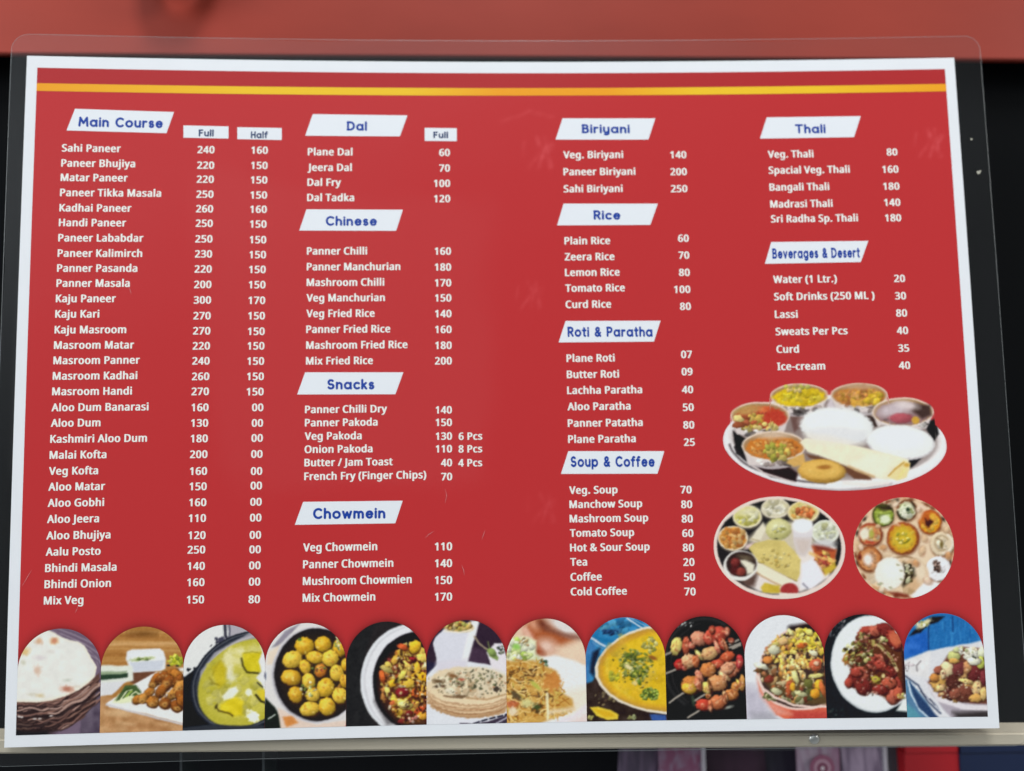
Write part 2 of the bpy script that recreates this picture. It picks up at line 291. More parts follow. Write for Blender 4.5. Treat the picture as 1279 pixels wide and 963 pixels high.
def pic_korma():
    p = Pic(218, 758, 122, 164, AS, (226, 228, 232), 3); o = 12
    def T(L): return [(x + o, y + o) for x, y in L]
    p.P(T([(372, 80), (720, 80), (720, 300), (560, 190), (400, 230), (395, 180)]), (176, 172, 186), 3)
    p.L(T([(368, 110), (372, 200), (388, 235)]), 22, (48, 48, 66), 3); p.L(T([(398, 110), (404, 170), (400, 220)]), 9, (62, 62, 84), 2)
    p.P(T([(0, 505), (70, 512), (160, 440), (240, 500), (200, 960), (0, 960)]), (22, 26, 34), 3); p.P(T([(0, 700), (720, 700), (720, 960), (0, 960)]), (18, 22, 28), 2)
    p.S(16, 345, 250, 40, 34, (5, 13), [(50, 52, 72), (70, 70, 92)], al=.9); p.E(345 + o, 232 + o, 24, 20, (66, 66, 88), 0, 3, 1, .3); p.S(12, 150, 470, 60, 22, (5, 13), [(30, 34, 46)]); p.S(7, 300, 300, 30, 16, (4, 8), [(60, 60, 76)])
    e = (480, 585, 372, 345)     # pot ring: wide leaning ellipse
    for rx, c in ((1.0, (34, 38, 50)), (.965, (84, 88, 100)), (.94, (40, 44, 58)), (.90, (62, 66, 78))): p.E(525 + o, 545 + o, 440 * rx, 350 * rx, c, -32, 2)
    p.P(T([(560, 180), (625, 230), (300, 380), (190, 520), (170, 640), (185, 470), (290, 330)]), (150, 150, 164), 4); p.L(T([(605, 200), (470, 245), (330, 330), (240, 430), (195, 520)]), 14, (198, 192, 202), 5, .9)
    p.E(530 + o, 560 + o, 395, 300, (192, 184, 62), -34, 4); p.E(545 + o, 540 + o, 345, 250, (204, 196, 84), -34, 16, .9)
    p.P(T([(560, 960), (0, 960), (0, 905), (300, 868), (420, 880), (720, 880), (720, 960)]), (50, 54, 64), 5)
    p.S(60, 450, 560, 230, 250, (12, 34), [(190, 182, 50), (212, 204, 92), (176, 168, 44), (222, 214, 120)], al=.55, shade=.15)
    for x, y, a, b, c in ((590, 330, 70, 50, (214, 208, 130)), (470, 350, 70, 60, (218, 212, 130)), (390, 370, 34, 50, (236, 232, 200)), (400, 460, 26, 50, (234, 232, 214)), (418, 520, 34, 34, (228, 228, 214)), (480, 320, 24, 20, (236, 232, 200)), (440, 395, 70, 30, (226, 220, 160))): p.E(x + o, y + o, a, b, c, 10, 14, .8, .3)
    p.P(T([(500, 335), (640, 325), (660, 400), (630, 470), (540, 480), (505, 440)]), (216, 200, 34), 8, 1, 10); p.L(T([(492, 375), (502, 430), (530, 478), (600, 482), (640, 488)]), 15, (66, 60, 18), 4, .9); p.L(T([(510, 335), (580, 325), (640, 335)]), 7, (150, 136, 30), 4, .7)
    p.P(T([(270, 440), (340, 390), (380, 450), (370, 560), (320, 600), (290, 540)]), (206, 188, 40), 10, 1, 12); p.L(T([(255, 520), (280, 560), (320, 575)]), 12, (150, 134, 34), 5, .8); p.L(T([(330, 395), (300, 440), (275, 500)]), 8, (170, 152, 44), 6, .7)
    p.P(T([(335, 720), (430, 660), (505, 690), (500, 800), (430, 815), (330, 770)]), (224, 204, 34), 8, 1, 14); p.L(T([(298, 735), (320, 770), (400, 790), (425, 808)]), 13, (84, 70, 22), 4, .9); p.E(300 + o, 735 + o, 10, 20, (70, 62, 20), 20, 4)
    p.P(T([(610, 620), (690, 600), (700, 700), (640, 700)]), (222, 202, 50), 6); p.L(T([(600, 650), (640, 695), (700, 715)]), 15, (50, 46, 20), 4)
    p.P(T([(345, 660), (400, 600), (450, 585), (468, 620), (430, 672), (360, 690)]), (236, 238, 226), 6, 1, 8); p.E(548 + o, 632 + o, 26, 26, (238, 238, 220), 0, 6, 1, .3); p.E(582 + o, 812 + o, 46, 42, (240, 242, 232), 0, 5, 1, .25); p.E(540 + o, 768 + o, 12, 14, (236, 232, 190), 0, 4)
    p.P(T([(625, 250), (720, 330), (720, 700), (690, 660), (640, 560), (600, 520), (640, 470), (620, 400), (650, 330)]), (228, 230, 236), 5); p.E(672 + o, 500 + o, 8, 20, (80, 84, 110), 0, 4); p.L(T([(615, 560), (650, 590)]), 12, (60, 60, 50), 4); p.P(T([(672, 700), (720, 660), (720, 960), (672, 960)]), (20, 24, 22), 4)
    p.L(T([(672, 735), (700, 728)]), 8, (210, 214, 210), 2)
    p.N(5); return p
def pic_potatoes():
    p = Pic(323, 758, 122, 164, AS, (222, 220, 224), 4); o = 12
    def T(L): return [(x + o, y + o) for x, y in L]
    p.P(T([(90, 290), (190, 170), (300, 110), (240, 180), (140, 280)]), (146, 140, 158), 5, 1, 10); p.P(T([(60, 330), (150, 270), (110, 420), (50, 420)]), (230, 214, 200), 6)
    p.E(10 + o, 500 + o, 40, 70, (224, 230, 238), 0, 6); p.E(38 + o, 505 + o, 8, 24, (96, 104, 130), 0, 4)
    p.P(T([(40, 670), (110, 740), (190, 900), (0, 960)]), (24, 34, 26), 5); p.L(T([(60, 830), (110, 800)]), 10, (200, 206, 204), 3); p.P(T([(130, 745), (260, 800), (420, 870), (720, 830), (720, 960), (160, 960)]), (226, 206, 196), 5)
    p.P(T([(170, 815), (240, 805), (290, 860), (200, 890), (185, 870)]), (216, 140, 72), 6); p.P(T([(655, 830), (720, 860), (720, 900), (640, 900)]), (190, 60, 80), 5)
    p.E(425 + o, 500 + o, 342, 362, (206, 204, 214), 0, 3); p.E(425 + o, 500 + o, 330, 350, (160, 158, 168), 0, 3); p.E(430 + o, 497 + o, 324, 348, (34, 30, 34), 0, 3); p.E(440 + o, 500 + o, 280, 300, (58, 42, 26), 0, 30, .7)
    p.S(46, 420, 500, 210, 240, (8, 18), [(140, 96, 34), (96, 66, 30), (176, 120, 50), (90, 100, 40)], al=.8)
    Y = [(232, 186, 52), (226, 176, 40), (238, 196, 66), (220, 168, 44)]
    for x, y, a, b in ((335, 282, 74, 64), (472, 268, 60, 62), (595, 295, 52, 66), (243, 384, 74, 66), (415, 366, 66, 48), (530, 375, 60, 64), (338, 440, 42, 58), (455, 466, 42, 50), (232, 520, 74, 60), (575, 485, 54, 62), (640, 420, 30, 50), (365, 545, 50, 60), (632, 545, 36, 50), (490, 595, 64, 72), (266, 645, 54, 62), (395, 648, 54, 54), (600, 655, 58, 60), (372, 755, 74, 54), (503, 735, 64, 66)):
        p.E(x + o + 4, y + o + 7, a * 1.03, b * 1.05, (70, 40, 14), 0, 3, .85); c = p.r.choice(Y)
        if (x, y) == (455, 466): c = (214, 126, 46)
        p.E(x + o, y + o, a, b, c, p.r.uniform(-15, 15), 2, 1, .07, .5); p.E(x + o - a * .2, y + o - b * .25, a * .42, b * .35, (246, 216, 96), 0, 9, .7)
        for _ in range(7): q = p.r.uniform(.2, .85); t = p.r.uniform(0, 6.28); p.E(x + o + a*q*math.cos(t), y + o + b*q*math.sin(t), p.r.uniform(4, 13), p.r.uniform(3, 8), p.r.choice([(190, 120, 40), (252, 232, 140), (170, 140, 50), (200, 130, 30)]), p.r.uniform(0, 90), 3, .7)
    p.S(22, 370, 620, 60, 60, (4, 9), [(196, 210, 130), (230, 226, 190), (110, 130, 50)]); p.E(295 + o, 235 + o, 16, 12, (90, 120, 50), 0, 3); p.S(16, 600, 270, 30, 50, (4, 9), [(150, 160, 70), (240, 230, 180)])
    p.S(12, 440, 460, 60, 30, (4, 8), [(110, 130, 60), (190, 80, 60)]); p.L(T([(500, 860), (600, 835), (650, 795)]), 10, (214, 212, 216), 3)
    p.N(5); return p
def pic_stirfry():
    p = Pic(423, 758, 122, 164, AS, (42, 38, 40), 5); o = 12
    def T(L): return [(x + o, y + o) for x, y in L]
    p.P(T([(0, 80), (280, 80), (190, 320), (150, 560), (200, 760), (280, 960), (0, 960)]), (36, 36, 38), 8, 1, 4)
    p.E(545 + o, 540 + o, 392, 430, (222, 226, 236), 8, 3); p.E(550 + o, 540 + o, 372, 412, (196, 194, 204), 8, 3, .5); p.E(556 + o, 540 + o, 362, 405, (226, 228, 238), 8, 3); p.E(575 + o, 545 + o, 330, 372, (26, 22, 30), 8, 3)
    p.P(T([(540, 160), (620, 230), (720, 380), (720, 60)]), (44, 22, 26), 12, .9)
    p.E(560 + o, 600 + o, 250, 290, (112, 62, 30), -20, 30, .85)
    Y = [(232, 182, 48), (226, 168, 42), (238, 204, 84), (206, 122, 42), (206, 96, 44), (236, 196, 66), (226, 170, 60), (128, 44, 40), (216, 196, 110), (196, 130, 44), (232, 186, 60)]
    p.S(150, 540, 600, 210, 270, (11, 24), [(110, 50, 30), (150, 84, 36), (80, 40, 26), (190, 120, 50), (140, 44, 42)], 2.2)
    p.S(120, 530, 560, 190, 270, (13, 27), Y, 2.4)
    for x, y, a, b, g, c in ((560, 290, 56, 40, -60, (238, 188, 46)), (620, 370, 44, 38, 0, (240, 206, 96)), (470, 290, 44, 22, 20, (214, 96, 50)), (500, 430, 66, 22, 32, (238, 196, 96)), (410, 390, 40, 24, -50, (226, 176, 70)), (320, 520, 60, 22, 78, (204, 96, 44)), (355, 630, 44, 24, 80, (226, 206, 110)), (400, 560, 38, 28, -30, (238, 184, 46)), (460, 510, 60, 24, -55, (216, 198, 90)), (580, 460, 26, 60, 0, (236, 186, 56)), (510, 560, 60, 40, 0, (232, 190, 66)), (620, 520, 44, 40, 20, (240, 178, 34)), (480, 722, 60, 34, 10, (220, 200, 96)), (478, 722, 40, 20, 10, (238, 226, 150)), (465, 630, 50, 36, 0, (140, 36, 44)), (545, 385, 30, 22, 0, (150, 36, 44)), (600, 770, 50, 30, -40, (206, 84, 44)), (620, 640, 50, 30, -10, (222, 150, 60)), (520, 790, 30, 22, 0, (126, 36, 36)), (560, 640, 30, 40, 0, (206, 96, 40)), (620, 810, 40, 30, 0, (226, 164, 54))):
        p.E(x + o + 4, y + o + 5, a * 1.06, b * 1.1, (70, 32, 22), g, 2, .7); p.E(x + o, y + o, a, b, c, g, 2, 1, .18, .5)
    p.S(90, 530, 600, 190, 270, (4, 12), [(70, 30, 20), (110, 50, 26), (48, 22, 20)], 3, al=.75, shade=.1); p.S(70, 530, 600, 190, 260, (4, 9), [(244, 214, 110), (238, 190, 70), (250, 236, 190)], 3, al=.7); p.S(8, 560, 845, 40, 20, (7, 13), [(230, 190, 170), (200, 120, 110)])
    p.P(T([(262, 600), (300, 740), (420, 870), (350, 880), (250, 700)]), (28, 22, 26), 10, .5); p.N(6); return p
def pic_paratha():
    p = Pic(523, 758, 122, 164, AS, (52, 36, 54), 6); o = 12
    def T(L): return [(x + o, y + o) for x, y in L]
    p.P(T([(370, 290), (500, 310), (510, 430), (350, 430)]), (70, 50, 72), 8); p.P(T([(0, 400), (60, 400), (130, 410), (70, 520), (0, 520)]), (42, 38, 66), 5)
    p.P(T([(0, 560), (80, 470), (140, 400), (380, 400), (500, 420), (720, 460), (720, 960), (0, 960)]), (222, 226, 238), 4)
    p.P(T([(180, 150), (430, 90), (440, 110), (345, 430), (130, 440), (95, 260), (110, 220)]), (216, 218, 234), 3); p.P(T([(380, 90), (440, 90), (345, 440), (300, 440)]), (234, 234, 240), 8); p.P(T([(120, 400), (350, 380), (350, 460), (110, 480)]), (216, 214, 230), 12)
    p.E(285 + o, 140 + o, 112, 38, (206, 176, 108), 4, 4); p.S(46, 285 + o, 130 + o, 94, 26, (7, 17), [(226, 190, 96), (190, 146, 66), (238, 214, 140), (130, 86, 34), (180, 180, 80)], 2); p.L(T([(180, 168), (290, 180), (380, 160)]), 10, (236, 230, 220), 3)
    p.P(T([(500, 330), (560, 262), (625, 262), (645, 350), (720, 380), (720, 500), (540, 460)]), (226, 222, 234), 4); p.S(12, 620, 320, 26, 36, (5, 9), [(120, 126, 110), (70, 80, 70), (180, 180, 210)])
    p.P(T([(500, 300), (545, 305), (590, 370), (580, 390), (520, 360)]), (120, 142, 76), 4, 1, 14); p.E(540 + o, 330 + o, 40, 26, (136, 160, 88), 40, 3, 1, .1, .4); p.L(T([(405, 212), (440, 260), (500, 305)]), 13, (156, 142, 120), 3); p.L(T([(510, 250), (520, 300)]), 8, (120, 140, 80), 3)
    for dy, c in ((96, (196, 158, 118)), (70, (168, 120, 82)), (62, (222, 194, 158)), (38, (186, 140, 102)), (28, (228, 202, 166)), (6, (190, 152, 118)), (-6, (232, 212, 180))): p.E(370 + o, 600 + o + dy, 320, 128, c, 2, 3, 1, .05)
    p.E(375 + o, 560 + o, 312, 120, (226, 208, 178), 2, 5, 1, .06); p.E(420 + o, 540 + o, 250, 96, (222, 210, 186), 0, 12, .8)
    p.P(T([(175, 655), (230, 545), (370, 515), (390, 560), (350, 665), (310, 690)]), (232, 216, 186), 4, 1, 8); p.L(T([(180, 655), (250, 668), (320, 672)]), 11, (120, 88, 60), 4); p.L(T([(375, 530), (390, 570), (350, 660)]), 8, (104, 92, 68), 3)
    p.L(T([(350, 672), (500, 685), (640, 645), (680, 640)]), 9, (176, 136, 96), 5)
    p.S(40, 385, 570, 250, 90, (10, 30), [(206, 176, 136), (232, 222, 198), (190, 156, 116), (238, 230, 212)], 2, al=.5, shade=.1); p.S(60, 430, 540, 200, 80, (4, 9), [(110, 116, 76), (150, 150, 104), (84, 84, 60)], 2, al=.7)
    for k in range(150):
        x = p.r.uniform(110, 650); y = p.r.uniform(455, 690)
        if ((x - 390) / 290) ** 2 + ((y - 575) / 118) ** 2 > 1: continue
        p.E(x + o, y + o, p.r.uniform(3, 10), p.r.uniform(3, 6), p.r.choice([(96, 84, 60), (130, 120, 84), (176, 110, 70), (60, 60, 48), (190, 160, 120)]), p.r.uniform(0, 180), 2, .75)
    for x, y, a, b, c in ((245, 505, 36, 14, (130, 86, 50)), (135, 545, 50, 13, (100, 76, 50)), (118, 585, 16, 10, (70, 54, 40)), (570, 605, 24, 18, (54, 44, 38)), (310, 535, 22, 10, (176, 84, 60)), (282, 565, 14, 8, (90, 60, 44)), (300, 660, 50, 12, (110, 84, 60)), (410, 590, 12, 20, (70, 70, 50)), (540, 515, 10, 16, (110, 110, 80)), (170, 580, 16, 10, (90, 64, 44))): p.E(x + o, y + o, a, b, c, 5, 4, .9, .4)
    for k in range(4): p.L(T(p.arcpts(370, 600 + 32 + k * 22, 306 - k*8, 118, 20, 165)), 5, (150, 104, 70), 3, .6)
    p.P(T([(0, 700), (120, 800), (300, 850), (520, 830), (720, 770), (720, 960), (0, 960)]), (224, 226, 238), 5, .0)
    p.P(T([(300, 860), (420, 868), (660, 790), (720, 780), (720, 960), (300, 960)]), (62, 52, 72), 4); p.L(T([(300, 850), (500, 845), (680, 780)]), 15, (224, 226, 240), 3); p.L(T([(560, 870), (680, 800)]), 9, (200, 200, 220), 3)
    for k in range(5): p.L(T([(400 + k*60, 862 - k*16), (440 + k*60, 850 - k*16)]), 12, (30, 30, 50), 2)
    p.N(5); return p
def pic_noodles():
    p = Pic(623, 758, 122, 164, AS, (232, 214, 200), 7); o = 12
    def T(L): return [(x + o, y + o) for x, y in L]
    p.P(T([(0, 50), (720, 50), (720, 420), (0, 420)]), (226, 196, 172), 4)
    p.P(T([(200, 60), (360, 60), (600, 200), (560, 240), (420, 300), (330, 350), (260, 300), (180, 150)]), (176, 92, 52), 26); p.E(350 + o, 285 + o, 75, 55, (228, 196, 182), 20, 26); p.E(250 + o, 120 + o, 45, 30, (218, 158, 130), 40, 20); p.E(320 + o, 120 + o, 40, 26, (110, 52, 38), 40, 18)
    p.E(480 + o, 130 + o, 140, 55, (222, 218, 220), 28, 18); p.L(T([(350, 150), (450, 190), (600, 225)]), 30, (122, 74, 62), 14, .8); p.P(T([(420, 300), (640, 230), (720, 420), (500, 380)]), (230, 206, 184), 20); p.E(280 + o, 320 + o, 50, 26, (150, 70, 44), 30, 16)
    p.P(T([(150, 140), (200, 130), (250, 200), (260, 270), (190, 250)]), (224, 176, 156), 10); p.L(T([(215, 140), (260, 230), (300, 320)]), 14, (186, 96, 62), 10, .8)
    p.P(T([(230, 370), (420, 352), (560, 390), (640, 430), (720, 560), (720, 960), (200, 960)]), (230, 232, 238), 8); p.P(T([(480, 620), (700, 580), (720, 700), (500, 820)]), (232, 222, 206), 24, .8)
    p.P(T([(40, 380), (60, 270), (130, 210), (200, 210), (270, 240), (270, 340), (330, 380), (120, 430)]), (216, 222, 190), 8, 1, 16); p.S(40, 150, 330, 100, 80, (9, 24), [(196, 212, 130), (226, 230, 206), (212, 216, 160), (236, 236, 224), (168, 196, 84)], 2)
    p.E(120 + o, 285 + o, 30, 22, (150, 204, 96), 10, 7); p.S(16, 195, 260, 36, 30, (5, 13), [(196, 160, 110), (230, 220, 180), (180, 150, 90)], 2); p.S(18, 335, 425, 26, 26, (5, 12), [(96, 130, 104), (60, 90, 70), (226, 232, 226)])
    p.P(T([(0, 400), (250, 390), (420, 470), (455, 545), (420, 600), (540, 680), (560, 760), (460, 800), (340, 850), (0, 960)]), (204, 158, 78), 8)
    N = [(222, 182, 96), (204, 150, 64), (186, 124, 46), (236, 206, 130), (168, 106, 38), (214, 168, 92), (206, 190, 96)]
    for k in range(230):
        t = p.r.random(); x = 30 + 420 * t + p.r.uniform(-30, 60) * t; y = p.r.uniform(420, 860) if x < 330 else p.r.uniform(440 + (x - 330) * 1.2, 800)
        g = p.r.gauss(.9, .8); ln = p.r.uniform(30, 70); c2 = p.r.uniform(-25, 25); dx, dy = math.cos(g) * ln, math.sin(g) * ln
        if x + dx > 590 or (x > 420 and y < 560): continue
        p.L(T([(x - dx, y - dy), (x + c2 * .5, y + c2), (x + dx, y + dy)]), p.r.uniform(5, 11), p.r.choice(N), 1.3, .9)
        if k % 6 == 0: p.L(T([(x, y), (x + dx * .4, y + dy * .4)]), 8, (96, 56, 24), 2, .8)
    p.S(70, 230, 620, 190, 210, (4, 10), [(92, 54, 24), (120, 74, 34), (70, 48, 28)], 4, al=.7, shade=.1)
    for k in range(70):
        x = p.r.uniform(60, 400); y = p.r.uniform(430, 830); g = p.r.uniform(0, 6.28); R_ = p.r.uniform(40, 90); a0 = p.r.uniform(0, 360)
        if x > 330 and y < 560: continue
        p.L(p.arcpts(x, y, R_, R_ * .6, a0, a0 + p.r.uniform(60, 130), 10), p.r.uniform(5, 9), p.r.choice([(232, 200, 122), (214, 170, 88), (240, 216, 150), (190, 130, 52)]), 1.2, .95)
    p.E(390 + o, 545 + o, 58, 66, (206, 132, 62), 35, 6, .85, .3); p.E(120 + o, 655 + o, 52, 24, (92, 76, 52), 42, 4, .95); p.E(90 + o, 720 + o, 44, 28, (196, 98, 66), 0, 8, .8, .4); p.E(265 + o, 580 + o, 50, 16, (186, 188, 84), 42, 4)
    p.E(275 + o, 742 + o, 24, 22, (72, 84, 44), 0, 5, 1, .3); p.E(200 + o, 712 + o, 44, 30, (214, 212, 150), 0, 8, .9, .4); p.L(T([(352, 640), (356, 830)]), 20, (238, 226, 186), 3); p.E(95 + o, 775 + o, 36, 32, (234, 220, 196), 0, 8, .9, .3); p.L(T([(370, 780), (460, 770), (560, 750)]), 30, (232, 222, 204), 12, .8)
    p.L(T([(430, 860), (560, 810), (640, 740)]), 26, (226, 216, 232), 12, .8); p.P(T([(500, 860), (720, 740), (720, 960), (460, 960)]), (232, 214, 216), 14)
    p.N(6); return p
def pic_dal():
    p = Pic(723, 758, 122, 164, AS, (56, 40, 34), 8); o = 12
    def T(L): return [(x + o, y + o) for x, y in L]
    p.P(T([(0, 50), (720, 50), (720, 200), (300, 300), (150, 400), (90, 560), (0, 560)]), (42, 130, 190), 6, 1, 22); p.P(T([(0, 250), (110, 250), (120, 330), (60, 560), (0, 560)]), (54, 120, 184), 8, 1, 14)
    p.S(34, 250, 150, 150, 50, (8, 26), [(78, 168, 216), (36, 116, 176), (24, 92, 150), (96, 180, 226)], 2.4, (-20, 30), al=.7); p.S(18, 240, 190, 60, 24, (4, 11), [(20, 50, 96), (28, 66, 120)], 2.4, (-30, 20)); p.P(T([(90, 330), (150, 290), (120, 400), (100, 520), (70, 480)]), (26, 36, 60), 8)
    p.L(T([(350, 75), (460, 145)]), 10, (222, 228, 240), 2); p.L(T([(380, 72), (490, 135)]), 7, (150, 180, 220), 2); p.L(T([(75, 218), (185, 285)]), 13, (224, 230, 240), 2); p.L(T([(90, 250), (170, 300)]), 5, (140, 180, 220), 2)
    p.P(T([(50, 560), (110, 540), (200, 660), (330, 740), (520, 790), (660, 800), (660, 900), (0, 900)]), (54, 40, 36), 6, 1, 12)
    p.S(16, 180, 690, 100, 50, (5, 14), [(110, 104, 70), (90, 66, 50), (170, 150, 100)], al=.6); p.S(8, 400, 825, 40, 16, (6, 14), [(186, 196, 130), (150, 150, 90)]); p.S(6, 90, 835, 30, 12, (6, 11), [(176, 170, 90)])
    pts = T([(510, 136), (440, 152), (360, 180), (270, 232), (190, 300), (135, 370), (108, 440), (110, 510), (145, 580), (210, 650), (290, 700), (400, 745), (500, 778), (640, 796), (720, 800), (720, 136)])
    p.P(pts, (228, 220, 206), 2); q = [(x + (430 - x) * .075, y + (460 - y) * .06) for x, y in pts]; p.P(q, (196, 152, 56), 3); q = [(x + (440 - x) * .13, y + (460 - y) * .12) for x, y in pts]; p.P(q, (220, 166, 44), 8); 
    q = [(x + (440 - x) * .2 + 4, y + (460 - y) * .18) for x, y in pts]; p.P(q, (228, 190, 36), 14, 1, 8)
    p.S(60, 400, 450, 240, 250, (14, 36), [(232, 194, 40), (220, 172, 36), (236, 202, 56), (226, 184, 44)], al=.35, shade=.1); p.L(T([(150, 400), (200, 330), (330, 240), (480, 180)]), 26, (190, 132, 56), 12, .5); p.L(T([(205, 380), (200, 470), (260, 580), (400, 680)]), 12, (232, 206, 86), 10, .5)
    G = [(128, 142, 44), (98, 124, 40), (160, 168, 66), (84, 104, 40), (186, 190, 110)]
    p.S(120, 430, 430, 135, 95, (4, 11), G, 2.6, al=.75); p.S(60, 400, 400, 90, 80, (4, 11), G, 2.6, al=.8); p.S(50, 450, 500, 70, 50, (4, 11), G, 2.6, al=.8); p.S(24, 540, 290, 60, 70, (6, 14), [(188, 184, 80), (206, 196, 104), (150, 156, 60)], 2); p.S(90, 530, 655, 66, 48, (4, 12), [(110, 140, 40), (150, 180, 60), (176, 196, 84), (84, 110, 36)], 1.6); p.S(16, 265, 520, 36, 32, (5, 14), [(190, 186, 40), (168, 170, 50)], 2, al=.8); p.S(18, 440, 540, 50, 40, (6, 14), G, 2)
    p.E(362 + o, 440 + o, 34, 14, (226, 214, 160), 30, 4); p.E(408 + o, 558 + o, 20, 16, (232, 208, 130), 0, 4); p.E(545 + o, 370 + o, 30, 14, (150, 92, 40), 20, 4); p.S(30, 430, 450, 180, 180, (3, 7), [(238, 222, 160), (90, 80, 30)], al=.7)
    p.P(T([(70, 742), (130, 738), (230, 762), (285, 800), (280, 835), (200, 838), (120, 805)]), (228, 200, 60), 3); p.P(T([(95, 752), (220, 772), (262, 810), (180, 818)]), (222, 178, 34), 5); p.P(T([(520, 795), (640, 800), (660, 880), (540, 860)]), (58, 92, 168), 5, 1, 20)
    p.N(5); return p
def pic_skewers():
    p = Pic(823, 758, 122, 164, AS, (26, 26, 27), 9); o = 12
    def T(L): return [(x + o, y + o) for x, y in L]
    p.L(T(p.arcpts(330, 420, 300, 345, 120, 300)), 22, (52, 52, 54), 8, .8); p.L(T(p.arcpts(340, 430, 262, 320, 120, 260)), 8, (66, 64, 66), 5, .6); p.S(12, 190, 130, 80, 30, (3, 7), [(200, 206, 210), (120, 126, 130)]); p.E(510 + o, 742 + o, 34, 11, (140, 144, 140), -15, 4)
    for a, b in (((20, 352), (110, 318)), ((40, 490), (160, 440)), ((65, 705), (180, 628)), ((205, 820), (310, 750)), ((260, 690), (340, 640)), ((500, 300), (600, 262)), ((540, 300), (600, 275)), ((520, 270), (585, 235))): p.L(T([a, b]), 15, (160, 152, 144), 2)
    
    items = ((120, 285, 44, 66, 15, (232, 212, 120)), (190, 280, 28, 72, 0, (192, 92, 66)), (235, 275, 30, 30, 0, (206, 110, 92)), (285, 225, 62, 56, 0, (216, 140, 112)), (365, 215, 44, 56, 10, (204, 84, 66)), (440, 190, 62, 56, 0, (192, 74, 60)), (500, 175, 22, 36, 0, (206, 110, 90)), (385, 160, 22, 30, 0, (196, 84, 66)), (140, 420, 40, 40, 0, (186, 44, 42)), (180, 445, 20, 20, 0, (206, 96, 90)), (215, 395, 54, 54, 0, (222, 174, 130)), (265, 395, 28, 44, 0, (200, 110, 66)), (290, 350, 52, 15, 52, (238, 210, 120)), (370, 335, 64, 52, -20, (216, 170, 116)), (425, 290, 18, 60, -20, (224, 130, 110)), (475, 275, 24, 60, -28, (232, 150, 110)), (455, 265, 20, 50, -20, (190, 60, 46)), (490, 370, 66, 40, -35, (196, 88, 56)), (420, 420, 60, 36, -25, (198, 80, 58)), (355, 460, 62, 54, -20, (206, 128, 70)), (290, 510, 26, 50, -30, (224, 140, 116)), (530, 460, 84, 50, -38, (206, 118, 86)), (500, 450, 60, 40, -30, (222, 160, 126)), (592, 400, 28, 52, 0, (196, 60, 66)), (480, 510, 20, 54, -52, (238, 190, 140)), (425, 560, 76, 62, 0, (212, 146, 94)), (345, 600, 32, 46, -20, (232, 206, 110)), (372, 590, 12, 60, -15, (92, 60, 30)), (228, 575, 76, 66, 0, (196, 124, 60)), (215, 600, 60, 40, 10, (224, 176, 60)), (285, 570, 24, 50, -20, (206, 120, 90)), (560, 590, 34, 40, 0, (208, 140, 70)), (590, 570, 14, 44, -30, (238, 190, 90)), (612, 560, 24, 60, 0, (206, 150, 80)), (530, 645, 54, 44, 0, (206, 128, 70)), (485, 660, 18, 46, -20, (236, 170, 120)), (430, 705, 66, 54, -15, (204, 116, 74)), (325, 722, 60, 44, 10, (200, 70, 52)), (375, 730, 15, 46, -10, (226, 130, 90)), (530, 240, 22, 20, 0, (196, 90, 80)), (355, 660, 20, 20, 0, (190, 130, 60)))
    for x, y, a, b, g, c in items: p.E(x + o + 5, y + o + 7, a * 1.05, b * 1.06, (52, 26, 18), g, 3, .9); p.E(x + o, y + o, a, b, c, g, 2, 1, .14, .6)
    for x, y, a, b, g, c in items:
        for _ in range(5): q = p.r.uniform(0, .7); t = p.r.uniform(0, 6.28); p.E(x + o + a*q*math.cos(t), y + o + b*q*math.sin(t), p.r.uniform(4, 12), p.r.uniform(3, 7), p.r.choice([(238, 186, 150), (150, 60, 36), (226, 160, 110), (240, 214, 170)]), p.r.uniform(0, 180), 3, .6)
    for x, y, a, b, g, c in items:
        for _ in range(6): q = p.r.uniform(.2, .9); t = p.r.uniform(0, 6.28); p.E(x + o + a*q*math.cos(t), y + o + b*q*math.sin(t), p.r.uniform(5, 16), p.r.uniform(2, 5), p.r.choice([(120, 48, 30), (96, 40, 28), (244, 214, 186), (160, 80, 50)]), p.r.uniform(0, 180), 2.5, .5)
    p.E(245 + o, 690 + o, 12, 40, (70, 90, 70), -10, 5, .8); p.N(5); return p
